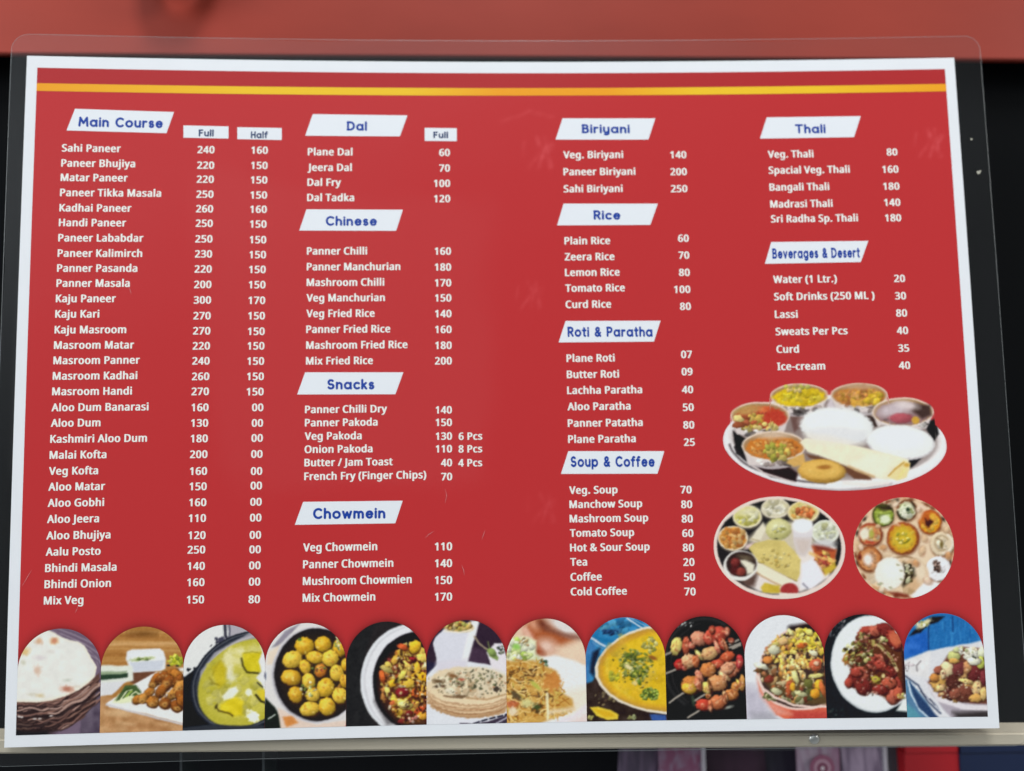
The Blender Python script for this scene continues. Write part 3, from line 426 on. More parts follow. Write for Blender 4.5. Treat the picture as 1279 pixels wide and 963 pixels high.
def pic_rice():
    p = Pic(918, 758, 122, 164, AS, (224, 228, 238), 10); o = 12
    def T(L): return [(x + o, y + o) for x, y in L]
    p.P(T([(40, 560), (200, 600), (300, 860), (40, 860)]), (190, 186, 206), 40, .9, 8); p.P(T([(110, 780), (270, 780), (330, 850), (110, 860)]), (158, 158, 172), 16, .6)
    p.P(T([(145, 440), (170, 620), (300, 800), (400, 850), (720, 850), (720, 700), (400, 700)]), (222, 108, 80), 4); p.P(T([(420, 760), (720, 770), (720, 880), (400, 860)]), (190, 64, 60), 20, .8); p.P(T([(150, 520), (260, 700), (420, 800), (300, 800), (180, 660)]), (230, 160, 146), 14, .8)
    e = (540, 425, 402, 300)
    p.E(555 + o, 430 + o, 410, 318, (236, 204, 198), -24, 3); p.E(560 + o, 426 + o, 398, 302, (64, 46, 42), -24, 3); p.L(T([(410, 150), (520, 135), (600, 170)]), 40, (36, 26, 30), 12)
    p.P(T([(160, 470), (280, 640), (420, 715), (720, 725), (720, 600), (300, 500)]), (96, 74, 44), 10)
    p.S(120, 440, 460, 270, 250, (9, 20), [(206, 150, 84), (226, 176, 104), (150, 92, 52), (214, 196, 150), (196, 110, 62), (120, 80, 40)], 2.2, al=.9)
    p.S(150, 470, 330, 200, 150, (7, 15), [(240, 208, 74), (234, 188, 66), (244, 222, 110), (228, 168, 62), (238, 196, 120)], 2.8, (-60, 40)); p.S(60, 530, 250, 120, 80, (8, 16), [(238, 214, 60), (230, 200, 54), (244, 228, 110)], 2.4)
    p.S(50, 440, 480, 120, 80, (8, 13), [(238, 190, 90), (220, 150, 70), (246, 212, 130)], 3.6, (65, 22)); p.S(44, 440, 660, 220, 54, (9, 20), [(110, 112, 66), (150, 150, 96), (70, 66, 40), (196, 190, 150), (140, 60, 40), (90, 94, 50)], 2)
    for x, y, a, b, g, c in ((440, 515, 24, 60, -22, (224, 220, 150)), (190, 435, 60, 20, 18, (226, 226, 206)), (285, 310, 44, 34, 20, (206, 206, 180)), (580, 335, 34, 22, 20, (232, 226, 196)), (600, 508, 60, 17, -5, (214, 208, 130)), (540, 560, 32, 36, 0, (112, 112, 56)), (390, 600, 24, 60, 10, (190, 92, 54)), (420, 590, 20, 30, 0, (236, 176, 50)), (490, 280, 40, 20, -10, (206, 104, 46)), (590, 420, 44, 44, 0, (214, 104, 70)), (600, 410, 20, 18, 0, (240, 190, 160)), (235, 385, 36, 28, -20, (222, 140, 70)), (620, 570, 34, 40, 0, (238, 186, 54)), (590, 640, 34, 36, 0, (226, 156, 44)), (300, 625, 44, 24, 20, (186, 186, 150)), (240, 530, 34, 30, 0, (140, 60, 46)), (350, 245, 36, 26, 0, (232, 190, 130)), (545, 180, 30, 22, 40, (232, 220, 120)), (405, 180, 16, 30, -30, (240, 230, 160)), (480, 640, 50, 20, 20, (196, 196, 150)), (645, 600, 20, 60, -15, (206, 110, 60))):
        p.E(x + o + 4, y + o + 5, a * 1.05, b * 1.08, (90, 54, 30), g, 3, .6); p.E(x + o, y + o, a, b, c, g, 2, 1, .2, .4)
    p.S(60, 430, 450, 240, 240, (3, 7), [(250, 240, 200), (90, 50, 30)], al=.6)
    p.L(T([(150, 500), (200, 600), (290, 670), (430, 725), (560, 740), (700, 738)]), 17, (240, 214, 208), 3); p.N(6); return p
def pic_chilli():
    p = Pic(1018, 758, 122, 164, AS, (22, 30, 36), 11); o = 12
    def T(L): return [(x + o, y + o) for x, y in L]
    p.S(60, 170, 150, 110, 80, (3, 10), [(90, 92, 104), (60, 60, 70), (130, 124, 130)]); p.S(14, 150, 800, 70, 40, (4, 14), [(70, 76, 72), (44, 52, 54)], al=.7)
    p.E(425 + o, 418 + o, 318, 368, (196, 202, 212), -12, 3); p.E(425 + o, 414 + o, 308, 358, (228, 234, 240), -12, 4); p.P(T([(600, 290), (680, 320), (680, 640), (630, 640), (570, 430)]), (44, 22, 18), 10)
    p.P(T([(640, 690), (720, 640), (720, 780), (600, 770)]), (226, 232, 236), 6)
    R = [(166, 66, 54), (140, 48, 42), (186, 88, 66), (122, 42, 38), (190, 98, 78)]
    p.P(T([(230, 560), (260, 460), (210, 380), (300, 290), (320, 190), (440, 130), (540, 110), (640, 260), (650, 620), (580, 715), (520, 680), (440, 620), (370, 655), (280, 600)]), (96, 50, 30), 8)
    for x, y, a, b, g in ((375, 180, 60, 44, 0), (440, 170, 50, 44, 0), (350, 190, 40, 30, 0), (520, 165, 70, 50, 40), (580, 240, 84, 52, 55), (600, 270, 50, 40, 50), (440, 400, 74, 66, 0), (410, 380, 40, 40, 0), (480, 430, 50, 36, 30), (330, 500, 74, 56, 40), (280, 540, 50, 50, 0), (350, 590, 60, 58, 0), (300, 480, 50, 36, 0), (560, 470, 44, 56, 0), (580, 580, 64, 60, 0), (540, 560, 60, 50, 0), (570, 660, 50, 58, 0), (480, 610, 60, 36, 15), (240, 560, 30, 34, 0), (610, 640, 36, 50, 0)):
        p.E(x + o + 4, y + o + 7, a * 1.05, b * 1.06, (60, 20, 16), g, 3, .8); p.E(x + o, y + o, a, b, p.r.choice(R), g, 2, 1, .2, .55)
    p.E(240 + o, 370 + o, 40, 54, (190, 124, 60), 20, 4, 1, .2, .4); p.E(590 + o, 230 + o, 40, 60, (216, 116, 80), -35, 6, .8, .2)
    p.S(70, 320, 350, 110, 80, (7, 16), [(150, 140, 60), (186, 178, 96), (96, 88, 40), (220, 214, 160), (70, 50, 30)], 1.6); p.S(26, 370, 250, 60, 50, (6, 14), [(140, 120, 60), (176, 160, 90), (120, 60, 40)], 2.6, (60, 20)); p.S(16, 500, 245, 44, 24, (6, 12), [(210, 204, 150), (150, 160, 90)]); p.E(446 + o, 535 + o, 38, 28, (186, 176, 66), 20, 4, 1, .2, .4); p.E(498 + o, 505 + o, 13, 16, (226, 210, 150), 0, 3)
    p.L(T([(425, 250), (480, 290), (545, 350), (585, 420), (604, 465)]), 24, (196, 176, 120), 3); p.L(T([(430, 245), (500, 300), (560, 370), (590, 430)]), 8, (120, 110, 60), 2); p.E(432 + o, 262 + o, 24, 30, (176, 160, 90), -40, 3)
    p.S(90, 430, 420, 180, 250, (4, 11), [(70, 22, 18), (96, 34, 26), (60, 40, 24)], 2.6, al=.6, shade=.1); p.S(110, 440, 420, 190, 260, (3, 9), [(240, 170, 150), (226, 130, 104), (100, 24, 22), (250, 210, 190)], 2, al=.55); p.S(16, 645, 670, 26, 22, (6, 12), [(196, 150, 70), (206, 200, 120)])
    p.N(6); return p
def pic_bowl():
    p = Pic(1118, 758, 124, 164, AS, (34, 112, 186), 12); o = 12
    def T(L): return [(x + o, y + o) for x, y in L]
    for k in range(60): x = p.r.uniform(230, 640); y = p.r.uniform(70, 250); p.L(T([(x, y), (x + p.r.uniform(-8, 8), y + p.r.uniform(30, 90))]), p.r.uniform(4, 14), p.r.choice([(46, 130, 204), (24, 84, 150), (60, 148, 216), (30, 100, 176)]), 4, .6)
    p.P(T([(40, 230), (230, 160), (240, 310), (60, 380)]), (40, 106, 204), 8, 1, 14); p.L(T([(236, 100), (240, 310)]), 8, (16, 50, 110), 3); p.L(T([(418, 60), (422, 170)]), 8, (16, 50, 110), 3)
    p.P(T([(90, 210), (170, 130), (260, 60), (360, 60), (310, 100), (240, 120), (180, 180)]), (14, 16, 24), 5); p.E(200 + o, 118 + o, 62, 22, (220, 212, 170), -30, 5, 1, .3); p.S(14, 200, 125, 50, 18, (5, 11), [(236, 230, 200), (190, 190, 120)])
    p.P(T([(0, 410), (110, 365), (230, 320), (400, 285), (520, 268), (640, 240), (720, 240), (720, 900), (0, 900)]), (218, 220, 230), 5); p.P(T([(60, 400), (250, 320), (240, 520), (100, 500)]), (226, 226, 232), 10, 1, 8)
    p.S(16, 95, 445, 40, 40, (4, 12), [(140, 130, 140), (190, 180, 190)], 2.4, al=.8); p.L(T([(180, 395), (150, 430), (155, 470)]), 9, (110, 100, 108), 4, .8); p.L(T([(60, 505), (160, 580), (230, 700), (330, 790)]), 12, (70, 82, 112), 3)
    p.P(T([(50, 520), (120, 560), (220, 700), (330, 860), (50, 860)]), (84, 128, 170), 6); p.L(T([(85, 550), (110, 650), (170, 760), (270, 850)]), 13, (204, 222, 240), 3); p.P(T([(90, 545), (200, 690), (330, 840), (270, 840), (160, 740)]), (40, 66, 112), 5); p.P(T([(50, 700), (140, 760), (220, 860), (50, 860)]), (86, 152, 176), 8)
    for k in range(9): p.L(T([(110 + k*34, 560 + k*30), (150 + k*34, 600 + k*32)]), 9, p.r.choice([(226, 228, 238), (60, 66, 90), (150, 156, 180)]), 2)
    p.P(T([(215, 540), (260, 640), (360, 770), (440, 850), (720, 850), (720, 700), (400, 640)]), (176, 168, 184), 5); p.P(T([(420, 780), (720, 760), (720, 880), (470, 860)]), (58, 52, 54), 16); p.P(T([(200, 530), (330, 660), (520, 720), (720, 730), (720, 770), (500, 760), (300, 700)]), (224, 220, 230), 5)
    p.P(T([(235, 560), (260, 500), (350, 410), (400, 330), (480, 290), (640, 300), (720, 340), (720, 718), (560, 712), (420, 680), (310, 620)]), (110, 62, 46), 6)
    W = [(224, 190, 130), (206, 152, 84), (232, 208, 160), (112, 50, 48), (90, 40, 38), (140, 72, 56), (176, 110, 66)]
    p.S(120, 480, 560, 190, 140, (10, 24), W, 1.8)
    for x, y, a, b, g, c in ((310, 560, 54, 64, 0, (214, 166, 88)), (280, 520, 34, 36, 0, (206, 140, 70)), (325, 595, 34, 24, 0, (236, 206, 140)), (380, 455, 44, 54, 0, (232, 212, 168)), (310, 460, 32, 30, 0, (160, 90, 70)), (470, 450, 44, 60, 20, (120, 56, 56)), (590, 480, 60, 70, 30, (112, 44, 46)), (650, 520, 24, 60, 0, (130, 52, 60)), (430, 560, 56, 60, 0, (84, 42, 36)), (500, 640, 76, 60, 0, (122, 66, 52)), (440, 640, 40, 40, 0, (150, 84, 66)), (520, 545, 60, 17, 18, (232, 204, 130)), (600, 600, 34, 56, 10, (228, 196, 140)), (600, 670, 50, 34, 0, (214, 166, 90)), (650, 640, 26, 50, 0, (222, 188, 120)), (530, 440, 28, 50, 0, (206, 150, 100)), (345, 490, 18, 40, 0, (236, 214, 170)), (560, 340, 60, 50, 0, (232, 232, 222)), (640, 330, 40, 40, 0, (222, 226, 200)), (430, 360, 48, 40, 0, (196, 200, 130)), (430, 395, 40, 20, 0, (216, 170, 90)), (630, 410, 30, 46, 0, (196, 206, 96)), (580, 395, 50, 30, 0, (236, 236, 220)), (450, 310, 30, 20, 0, (206, 212, 160))):
        p.E(x + o + 4, y + o + 6, a * 1.05, b * 1.06, (60, 34, 26), g, 3, .55); p.E(x + o, y + o, a, b, c, g, 2, 1, .2, .45)
    p.L(T([(570, 360), (590, 372)]), 13, (60, 66, 60), 3); p.S(20, 540, 330, 80, 30, (6, 14), [(240, 240, 230), (206, 216, 160), (226, 216, 190)], al=.9); p.S(80, 470, 560, 180, 130, (3, 8), [(250, 230, 190), (60, 24, 24), (180, 110, 90)], al=.6)
    p.N(6); return p
TA = 4.126
def pic_thali():
    p = Pic(890, 460, 320, 164, TA, (182, 56, 60), 13)
    T = lambda L: L
    p.E(630, 385, 578, 246, (226, 226, 234), 2, 2); p.E(632, 380, 560, 234, (236, 234, 240), 2, 5); p.L(p.arcpts(632, 388, 572, 240, 60, 170), 10, (140, 130, 140), 6, .6); p.L(p.arcpts(630, 372, 545, 222, 95, 175), 10, (60, 50, 56), 5, .8)
    p.E(630, 370, 528, 208, (196, 188, 192), 2, 3); p.E(630, 365, 518, 200, (120, 100, 96), 2, 14, .7)
    p.P([(105, 320), (180, 370), (160, 440), (210, 500), (120, 440)], (24, 22, 24), 5); p.L(p.arcpts(630, 370, 522, 210, 125, 170), 14, (40, 36, 40), 5); p.P([(230, 515), (360, 490), (440, 540), (430, 585), (300, 560)], (40, 20, 24), 6); p.L([(180, 480), (260, 540), (420, 590)], 9, (216, 204, 206), 4)
    p.P([(1080, 280), (1150, 260), (1165, 340), (1140, 380), (1110, 330)], (26, 26, 28), 5); p.P([(1010, 470), (1080, 460), (1040, 500), (1000, 530)], (30, 28, 32), 5); p.P([(780, 240), (840, 250), (850, 300), (800, 310)], (56, 40, 36), 5); p.P([(400, 250), (490, 250), (470, 290), (420, 330)], (110, 80, 76), 6)
    def cup(x, y, rx, ry, dep, food, pal, n=40):
        p.E(x, y + dep, rx * .86, ry * .8, (180, 170, 176), 0, 3); p.P([(x - rx, y), (x + rx, y), (x + rx * .78, y + dep + ry * .5), (x - rx * .78, y + dep + ry * .5)], (214, 204, 206), 4)
        p.S(14, x, y + dep * .9 + ry * .3, rx * .75, ry * .4, (7, 18), [(60, 52, 52), (240, 236, 236), (140, 120, 116)], 2.4, (0, 25), al=.7)
        p.E(x, y, rx, ry, (234, 218, 206), 0, 2.5); p.L(p.arcpts(x, y, rx * .97, ry * .95, 20, 160), 7, (240, 236, 238), 3, .8); p.E(x, y + 2, rx * .95, ry * .92, (168, 130, 92), 0, 3); p.E(x, y + ry * .12, rx * .88, ry * .8, food, 0, 4, 1, .08); p.S(n, x, y + ry * .13, rx * .74, ry * .6, (6, 18), pal, 2.4, al=.5, shade=.2); p.S(n, x, y + ry * .13, rx * .74, ry * .6, (3, 7), [tuple(min(255, v * 1.2 + 18) for v in pal[0]), tuple(v * .72 for v in pal[1])], 2.4, al=.5)
    cup(445, 140, 148, 62, 60, (226, 196, 28), [(232, 206, 40), (216, 180, 24), (238, 216, 70)], 40); p.L(p.arcpts(445, 130, 90, 30, 160, 380), 8, (190, 160, 30), 5, .6); p.S(12, 430, 100, 60, 14, (6, 12), [(190, 190, 80), (220, 190, 110)])
    cup(755, 138, 148, 62, 56, (196, 130, 60), [(206, 120, 50), (232, 176, 50), (176, 96, 56), (214, 160, 110), (240, 196, 60)], 60); p.S(18, 825, 150, 50, 28, (8, 18), [(238, 196, 40), (228, 180, 50)]); p.E(760, 92, 90, 16, (196, 160, 130), 0, 6, .7)
    cup(245, 245, 152, 72, 60, (196, 70, 42), [(206, 84, 48), (180, 56, 40), (214, 110, 60)], 40); p.S(46, 190, 270, 80, 40, (8, 18), [(214, 180, 70), (196, 160, 60), (228, 206, 120), (190, 90, 50)], 2); p.E(320, 260, 62, 40, (192, 60, 44), 0, 6, .9); p.E(180, 215, 70, 22, (190, 156, 90), -10, 8, .8); p.S(12, 280, 300, 60, 20, (8, 16), [(220, 196, 110)])
    cup(980, 225, 158, 74, 50, (150, 120, 124), [(180, 160, 166), (130, 100, 104)], 10); p.E(930, 215, 80, 34, (206, 194, 204), -10, 14, .9); p.P([(1040, 180), (1120, 190), (1125, 240), (1080, 262), (1030, 220)], (70, 50, 46), 9); p.E(1000, 190, 60, 20, (226, 216, 220), 10, 10, .8); p.E(972, 258, 62, 27, (176, 84, 96), 0, 5, 1, .08, .3); p.E(1046, 268, 20, 18, (206, 160, 60), 0, 4)
    p.E(1010, 380, 3, 3, (0, 0, 0)); p.E(645, 330, 3, 3, (0, 0, 0))
    p.P([(590, 190), (610, 150), (640, 220), (590, 240)], (206, 196, 206), 6)
    p.E(640, 300, 188, 96, (220, 224, 230), 3, 4, 1, .03); p.E(630, 282, 170, 74, (236, 238, 242), 3, 14, .9); p.E(650, 352, 170, 50, (220, 222, 230), 4, 10, .8)
    cup(315, 400, 166, 76, 60, (206, 124, 48), [(214, 140, 60), (196, 106, 40), (222, 160, 84)], 50); p.S(40, 330, 430, 70, 40, (8, 17), [(186, 180, 70), (160, 160, 60), (214, 190, 90), (200, 140, 60)], 1.6); p.E(310, 345, 90, 18, (214, 190, 170), 0, 10, .8); p.P([(390, 470), (470, 440), (480, 490), (420, 510), (380, 490)], (214, 170, 96), 5)
    p.E(968, 384, 176, 90, (200, 196, 204), 5, 3); p.E(968, 380, 172, 84, (228, 232, 236), 5, 4, 1, .04); p.E(955, 362, 140, 56, (236, 240, 244), 5, 16, .9)
    p.P([(480, 440), (560, 460), (680, 500), (800, 540), (820, 575), (730, 570), (650, 510), (500, 460)], (110, 70, 50), 5)
    p.P([(475, 360), (560, 370), (740, 400), (900, 440), (1010, 470), (1018, 520), (980, 570), (890, 575), (820, 560), (680, 500), (560, 455), (490, 430), (450, 380)], (234, 228, 206), 4, 1, 4); p.P([(820, 440), (940, 455), (870, 560), (700, 500)], (238, 234, 220), 16, .7); p.P([(470, 330), (620, 350), (780, 395), (620, 400), (490, 385)], (232, 226, 216), 14, .6)
    p.L([(700, 505), (790, 545), (830, 560)], 12, (196, 156, 106), 5, .8); p.P([(900, 560), (940, 510), (985, 475), (1018, 490), (1000, 560), (950, 580)], (232, 216, 160), 4); p.L([(905, 555), (940, 520), (985, 488)], 8, (200, 160, 80), 3); p.L([(960, 560), (990, 520)], 14, (238, 220, 150), 4); p.E(1000, 500, 14, 10, (210, 166, 70), 0, 4)
    p.E(562, 532, 122, 62, (206, 156, 66), 3, 3, 1, .03, .3); p.E(560, 522, 112, 48, (228, 186, 96), 3, 9, .9); p.E(575, 510, 34, 12, (170, 112, 46), 0, 5); p.L(p.arcpts(566, 520, 70, 26, 30, 160), 10, (238, 206, 124), 8, .7); p.E(560, 545, 60, 14, (216, 172, 80), 0, 9, .7)
    p.L([(680, 590), (780, 600), (900, 590)], 20, (236, 226, 226), 8); p.N(4); return p
TB = 6.42
def pic_platter():
    p = Pic(880, 610, 180, 154, TB, (182, 56, 60), 14)
    p.E(603, 484, 532, 414, (150, 90, 90), 4, 5); p.E(600, 476, 530, 412, (232, 216, 212), 4, 2); p.E(597, 472, 500, 382, (34, 32, 34), 4, 3)
    p.P([(230, 560), (700, 460), (960, 420), (1060, 470), (1000, 720), (780, 830), (600, 850), (430, 830), (330, 760)], (228, 220, 220), 10); p.P([(330, 420), (460, 300), (720, 260), (900, 420), (700, 560)], (206, 196, 176), 14)
    p.P([(150, 290), (240, 190), (260, 300)], (28, 28, 30), 4); p.P([(380, 120), (470, 100), (450, 160), (400, 170)], (30, 30, 30), 5); p.P([(640, 90), (740, 110), (690, 140)], (36, 34, 34), 5); p.P([(920, 190), (1000, 250), (920, 260)], (24, 24, 26), 5)
    p.P([(270, 735), (380, 700), (440, 660), (400, 780), (340, 790)], (96, 72, 66), 12)
    def cup(x, y, rx, ry, rim, food, pal, n=26, ins=.88):
        p.E(x + 3, y + 10, rx * 1.02, ry * 1.04, (120, 110, 100), 0, 5, .8); p.E(x, y, rx, ry, rim, 0, 2); p.E(x, y - 3, rx * ins, ry * ins, food, 0, 4, 1, .06); p.S(n, x, y - 2, rx * .72, ry * .7, (8, 24), pal, 1.9, al=.75, shade=.25)
    cup(342, 225, 118, 92, (226, 218, 190), (206, 200, 110), [(212, 206, 90), (226, 224, 170), (190, 182, 70), (232, 230, 200)], 36); p.E(345, 185, 80, 34, (226, 222, 206), 0, 18, .8)
    cup(566, 160, 116, 82, (222, 214, 196), (210, 204, 180), [(226, 222, 206), (196, 188, 150), (236, 232, 220)], 26); p.L(p.arcpts(575, 165, 60, 36, -60, 220), 10, (236, 234, 226), 6, .9); p.L(p.arcpts(575, 160, 90, 56, -60, 60), 8, (190, 182, 150), 5, .9)
    cup(792, 190, 128, 88, (228, 216, 180), (216, 198, 120), [(226, 196, 96), (232, 160, 70), (214, 206, 140), (236, 220, 170)], 30); p.S(18, 815, 190, 70, 34, (10, 24), [(226, 130, 60), (232, 150, 84), (218, 110, 56)], 2)
    cup(228, 400, 122, 100, (226, 214, 190), (206, 140, 60), [(222, 160, 72), (206, 124, 46), (190, 104, 40), (232, 186, 110)], 60)
    cup(966, 350, 110, 96, (222, 226, 220), (210, 214, 194), [(226, 230, 220), (200, 206, 170), (190, 190, 140)], 26); p.E(970, 440, 80, 36, (206, 206, 212), 0, 10, .9)
    p.E(590, 330, 100, 88, (202, 198, 130), 0, 4, 1, .05, .25); p.E(590, 305, 80, 50, (222, 220, 176), 0, 14, .8); p.S(12, 600, 340, 50, 40, (8, 18), [(226, 226, 190), (176, 170, 80)], al=.8); p.E(575, 405, 12, 8, (90, 90, 60), 0, 3)
    p.P([(376, 400), (420, 330), (470, 270), (490, 330), (450, 415), (400, 425)], (226, 220, 202), 5); p.L([(380, 405), (440, 420)], 8, (180, 160, 120), 4); p.P([(330, 450), (400, 430), (380, 480), (320, 490)], (220, 196, 196), 8)
    p.P([(355, 480), (400, 440), (520, 410), (640, 420), (720, 500), (770, 570), (762, 680), (740, 745), (600, 680), (430, 590)], (214, 196, 120), 4, 1, 10); p.S(30, 570, 570, 130, 90, (5, 14), [(190, 164, 80), (226, 212, 150), (176, 146, 70)], 1.8, al=.7); p.L([(430, 592), (600, 682), (738, 744)], 7, (150, 126, 66), 3)
    p.P([(700, 290), (720, 250), (790, 238), (860, 262), (868, 320), (855, 480), (800, 545), (740, 520), (712, 420)], (216, 212, 220), 4); p.E(785, 300, 80, 54, (238, 240, 246), 0, 8); p.P([(715, 400), (860, 400), (850, 480), (800, 540), (742, 515)], (206, 190, 184), 16, .8)
    p.P([(860, 460), (960, 470), (1060, 490), (1040, 600), (960, 690), (900, 600)], (190, 90, 50), 6); p.S(22, 965, 580, 70, 70, (9, 24), [(226, 150, 70), (214, 110, 60), (232, 186, 90), (176, 60, 50)], 2.2, (30, 25)); p.P([(870, 450), (1000, 470), (1040, 500), (900, 500)], (120, 44, 40), 10, .8); p.L([(850, 520), (940, 560), (1040, 580)], 26, (236, 190, 110), 6, .8); p.P([(945, 650), (1040, 600), (1060, 640), (970, 700)], (206, 176, 60), 8)
    p.P([(780, 600), (860, 570), (930, 640), (950, 730), (860, 810), (770, 800)], (232, 230, 242), 8); p.L([(790, 765), (825, 800)], 9, (110, 110, 130), 4)
    p.P([(420, 600), (470, 610), (640, 700), (700, 740), (640, 790), (560, 760), (420, 670)], (232, 226, 206), 5); p.L([(420, 675), (520, 735), (610, 780)], 10, (190, 150, 110), 5)
    p.P([(450, 800), (480, 755), (600, 780), (610, 840), (470, 835)], (204, 178, 60), 5, 1, 12); p.E(680, 815, 72, 56, (168, 52, 52), 0, 4); p.P([(600, 838), (760, 838), (760, 880), (600, 880)], (232, 222, 214), 3)
    p.E(288, 618, 136, 122, (226, 226, 226), 0, 3); p.E(295, 606, 120, 100, (50, 34, 32), 0, 4); p.P([(275, 575), (330, 570), (400, 610), (395, 680), (340, 690), (330, 640)], (226, 222, 206), 7); p.E(330, 555, 60, 20, (110, 96, 76), 15, 8, .8); p.E(248, 595, 42, 40, (120, 46, 44), 0, 5, 1, 0, .5); p.E(290, 668, 42, 34, (140, 60, 52), 0, 5, 1, 0, .5); p.E(235, 650, 30, 40, (90, 30, 32), 0, 8, .8)
    p.L(p.arcpts(597, 472, 514, 396, 0, 360, 60), 20, (232, 214, 208), 5, .9); p.N(4); return p
def pic_round():
    p = Pic(1050, 610, 150, 154, TB, (182, 56, 60), 15)
    p.E(505, 478, 410, 410, (228, 204, 174), 0, 3); p.S(60, 505, 478, 380, 380, (16, 50), [(230, 206, 176), (206, 156, 104), (232, 214, 192), (214, 170, 120)], 1.6, al=.6, shade=.1)
    for a in range(0, 360, 9):
        c = p.r.choice([(50, 30, 24), (120, 60, 36), (206, 150, 110), (40, 34, 24), (226, 190, 160)]); t = math.radians(a); p.E(505 + 392 * math.cos(t), 478 + 392 * math.sin(t), 26, 13, c, a + 90, 5, .85, .3)
    p.P([(560, 330), (760, 360), (720, 560), (560, 580), (330, 540), (330, 460), (460, 540)], (230, 208, 182), 20)
    def cup(x, y, r, rim, food, pal, n=24, ins=.84):
        p.E(x + 4, y + 9, r * 1.04, r * 1.04, (120, 66, 40), 0, 7, .7); p.E(x, y, r, r, rim, 0, 3, 1, .03, .3); p.E(x, y + 3, r * ins, r * ins, food, 0, 5, 1, .08); p.S(n, x, y + 3, r * .62, r * .62, (8, 22), pal, 1.8, al=.8, shade=.25)
    cup(342, 215, 92, (80, 84, 40), (136, 156, 50), [(150, 176, 60), (110, 130, 40), (176, 190, 80)]); p.P([(280, 140), (400, 130), (420, 180), (330, 175)], (44, 32, 20), 9, .9); p.E(360, 250, 42, 38, (222, 230, 206), 0, 6, .95, .2); p.L([(280, 190), (340, 200), (400, 180)], 15, (190, 206, 96), 6, .8)
    cup(528, 175, 84, (120, 70, 44), (206, 206, 176), [(216, 222, 196), (90, 110, 70), (232, 232, 216), (150, 160, 90)], 34); p.L([(450, 190), (480, 240), (520, 250)], 17, (40, 40, 26), 6); p.L([(570, 110), (605, 180)], 13, (50, 44, 30), 6); p.E(540, 170, 16, 16, (40, 60, 40), 0, 4)
    cup(715, 270, 96, (196, 96, 40), (224, 158, 36), [(232, 170, 40), (216, 130, 34), (236, 190, 70)]); p.E(690, 235, 64, 44, (186, 80, 36), -20, 14, .8); p.P([(675, 235), (700, 260), (720, 240), (745, 265), (705, 310), (680, 290)], (70, 26, 20), 5); p.E(735, 225, 22, 24, (226, 176, 60), 0, 6)
    cup(498, 400, 130, (172, 86, 44), (206, 150, 40), [(216, 176, 46), (196, 130, 36), (226, 190, 70)], 20, .86); p.E(500, 400, 84, 90, (214, 186, 50), 0, 12, .9, .1); p.L(p.arcpts(500, 410, 40, 34, 20, 330), 8, (150, 140, 34), 5, .7); p.L([(470, 420), (510, 440), (545, 420)], 9, (110, 110, 30), 4); p.S(14, 500, 395, 50, 50, (5, 11), [(170, 166, 50), (236, 214, 110)])
    cup(238, 370, 96, (166, 76, 50), (206, 150, 96), [(226, 206, 170), (206, 120, 70), (222, 170, 90)]); p.E(190, 365, 44, 44, (236, 226, 212), 0, 8, .95); p.E(245, 365, 20, 36, (176, 176, 80), 0, 6); p.P([(200, 420), (280, 430), (260, 450), (190, 440)], (190, 50, 36), 6, .8)
    cup(228, 565, 100, (160, 88, 50), (206, 140, 88), [(214, 150, 100), (190, 116, 70)]); p.E(218, 568, 38, 44, (240, 232, 232), 0, 9, .95); p.E(150, 550, 14, 24, (110, 36, 26), 0, 5); p.L([(270, 480), (310, 560), (290, 650)], 16, (196, 120, 60), 8, .7)
    cup(815, 445, 100, (226, 206, 176), (222, 206, 180), [(232, 218, 194), (206, 190, 160)], 16); p.L(p.arcpts(810, 440, 56, 60, 60, 330), 10, (176, 150, 116), 5, .9); p.L(p.arcpts(820, 440, 76, 80, -60, 90), 13, (240, 232, 224), 5, .9); p.E(808, 450, 14, 24, (120, 110, 50), 0, 5); p.L([(770, 400), (810, 420), (812, 480)], 8, (120, 90, 56), 4, .8)
    cup(782, 645, 100, (232, 230, 238), (232, 232, 240), [(238, 238, 244), (222, 220, 230)], 10, .9); p.P([(745, 580), (775, 575), (800, 620), (805, 660), (775, 675), (740, 600)], (90, 66, 56), 4, .9); p.E(772, 622, 18, 22, (222, 190, 180), 0, 5); p.S(9, 775, 625, 34, 44, (5, 11), [(50, 40, 40), (90, 60, 50)])
    p.L([(420, 558), (520, 545), (620, 570), (670, 620)], 10, (120, 80, 44), 5, .8); p.E(600, 690, 105, 130, (214, 178, 140), -20, 6); p.P([(500, 590), (600, 650), (600, 700), (560, 740), (500, 790), (480, 740)], (52, 40, 26), 9); p.S(22, 545, 680, 54, 80, (7, 16), [(40, 40, 24), (196, 196, 150), (90, 80, 44), (226, 216, 180)]); p.E(640, 660, 50, 100, (230, 216, 196), -15, 14, .9)
    p.E(395, 690, 120, 130, (204, 184, 160), 0, 4, .8); p.E(392, 682, 118, 128, (232, 230, 226), 0, 5, 1, .03); p.E(410, 650, 80, 80, (240, 238, 238), 0, 20, .8)
    for x, y in ((485, 660), (485, 730), (400, 795), (460, 610), (325, 760), (310, 770)): p.E(x, y, 13, 7, (150, 150, 110), 20, 4, .9)
    p.P([(560, 860), (620, 800), (700, 730), (800, 760), (770, 820), (690, 870), (600, 885)], (236, 234, 240), 6); p.P([(370, 830), (460, 835), (540, 850), (560, 880), (440, 870)], (120, 40, 24), 8, .9); p.P([(250, 770), (340, 820), (400, 850), (330, 830)], (222, 176, 120), 6)
    p.P([(425, 90), (445, 90), (440, 250), (470, 300), (430, 290)], (230, 200, 170), 8); p.P([(620, 150), (680, 150), (640, 240), (610, 270)], (226, 196, 166), 9); p.E(850, 310, 40, 26, (226, 200, 170), 20, 9); p.E(650, 150, 26, 12, (236, 206, 190), 20, 6)
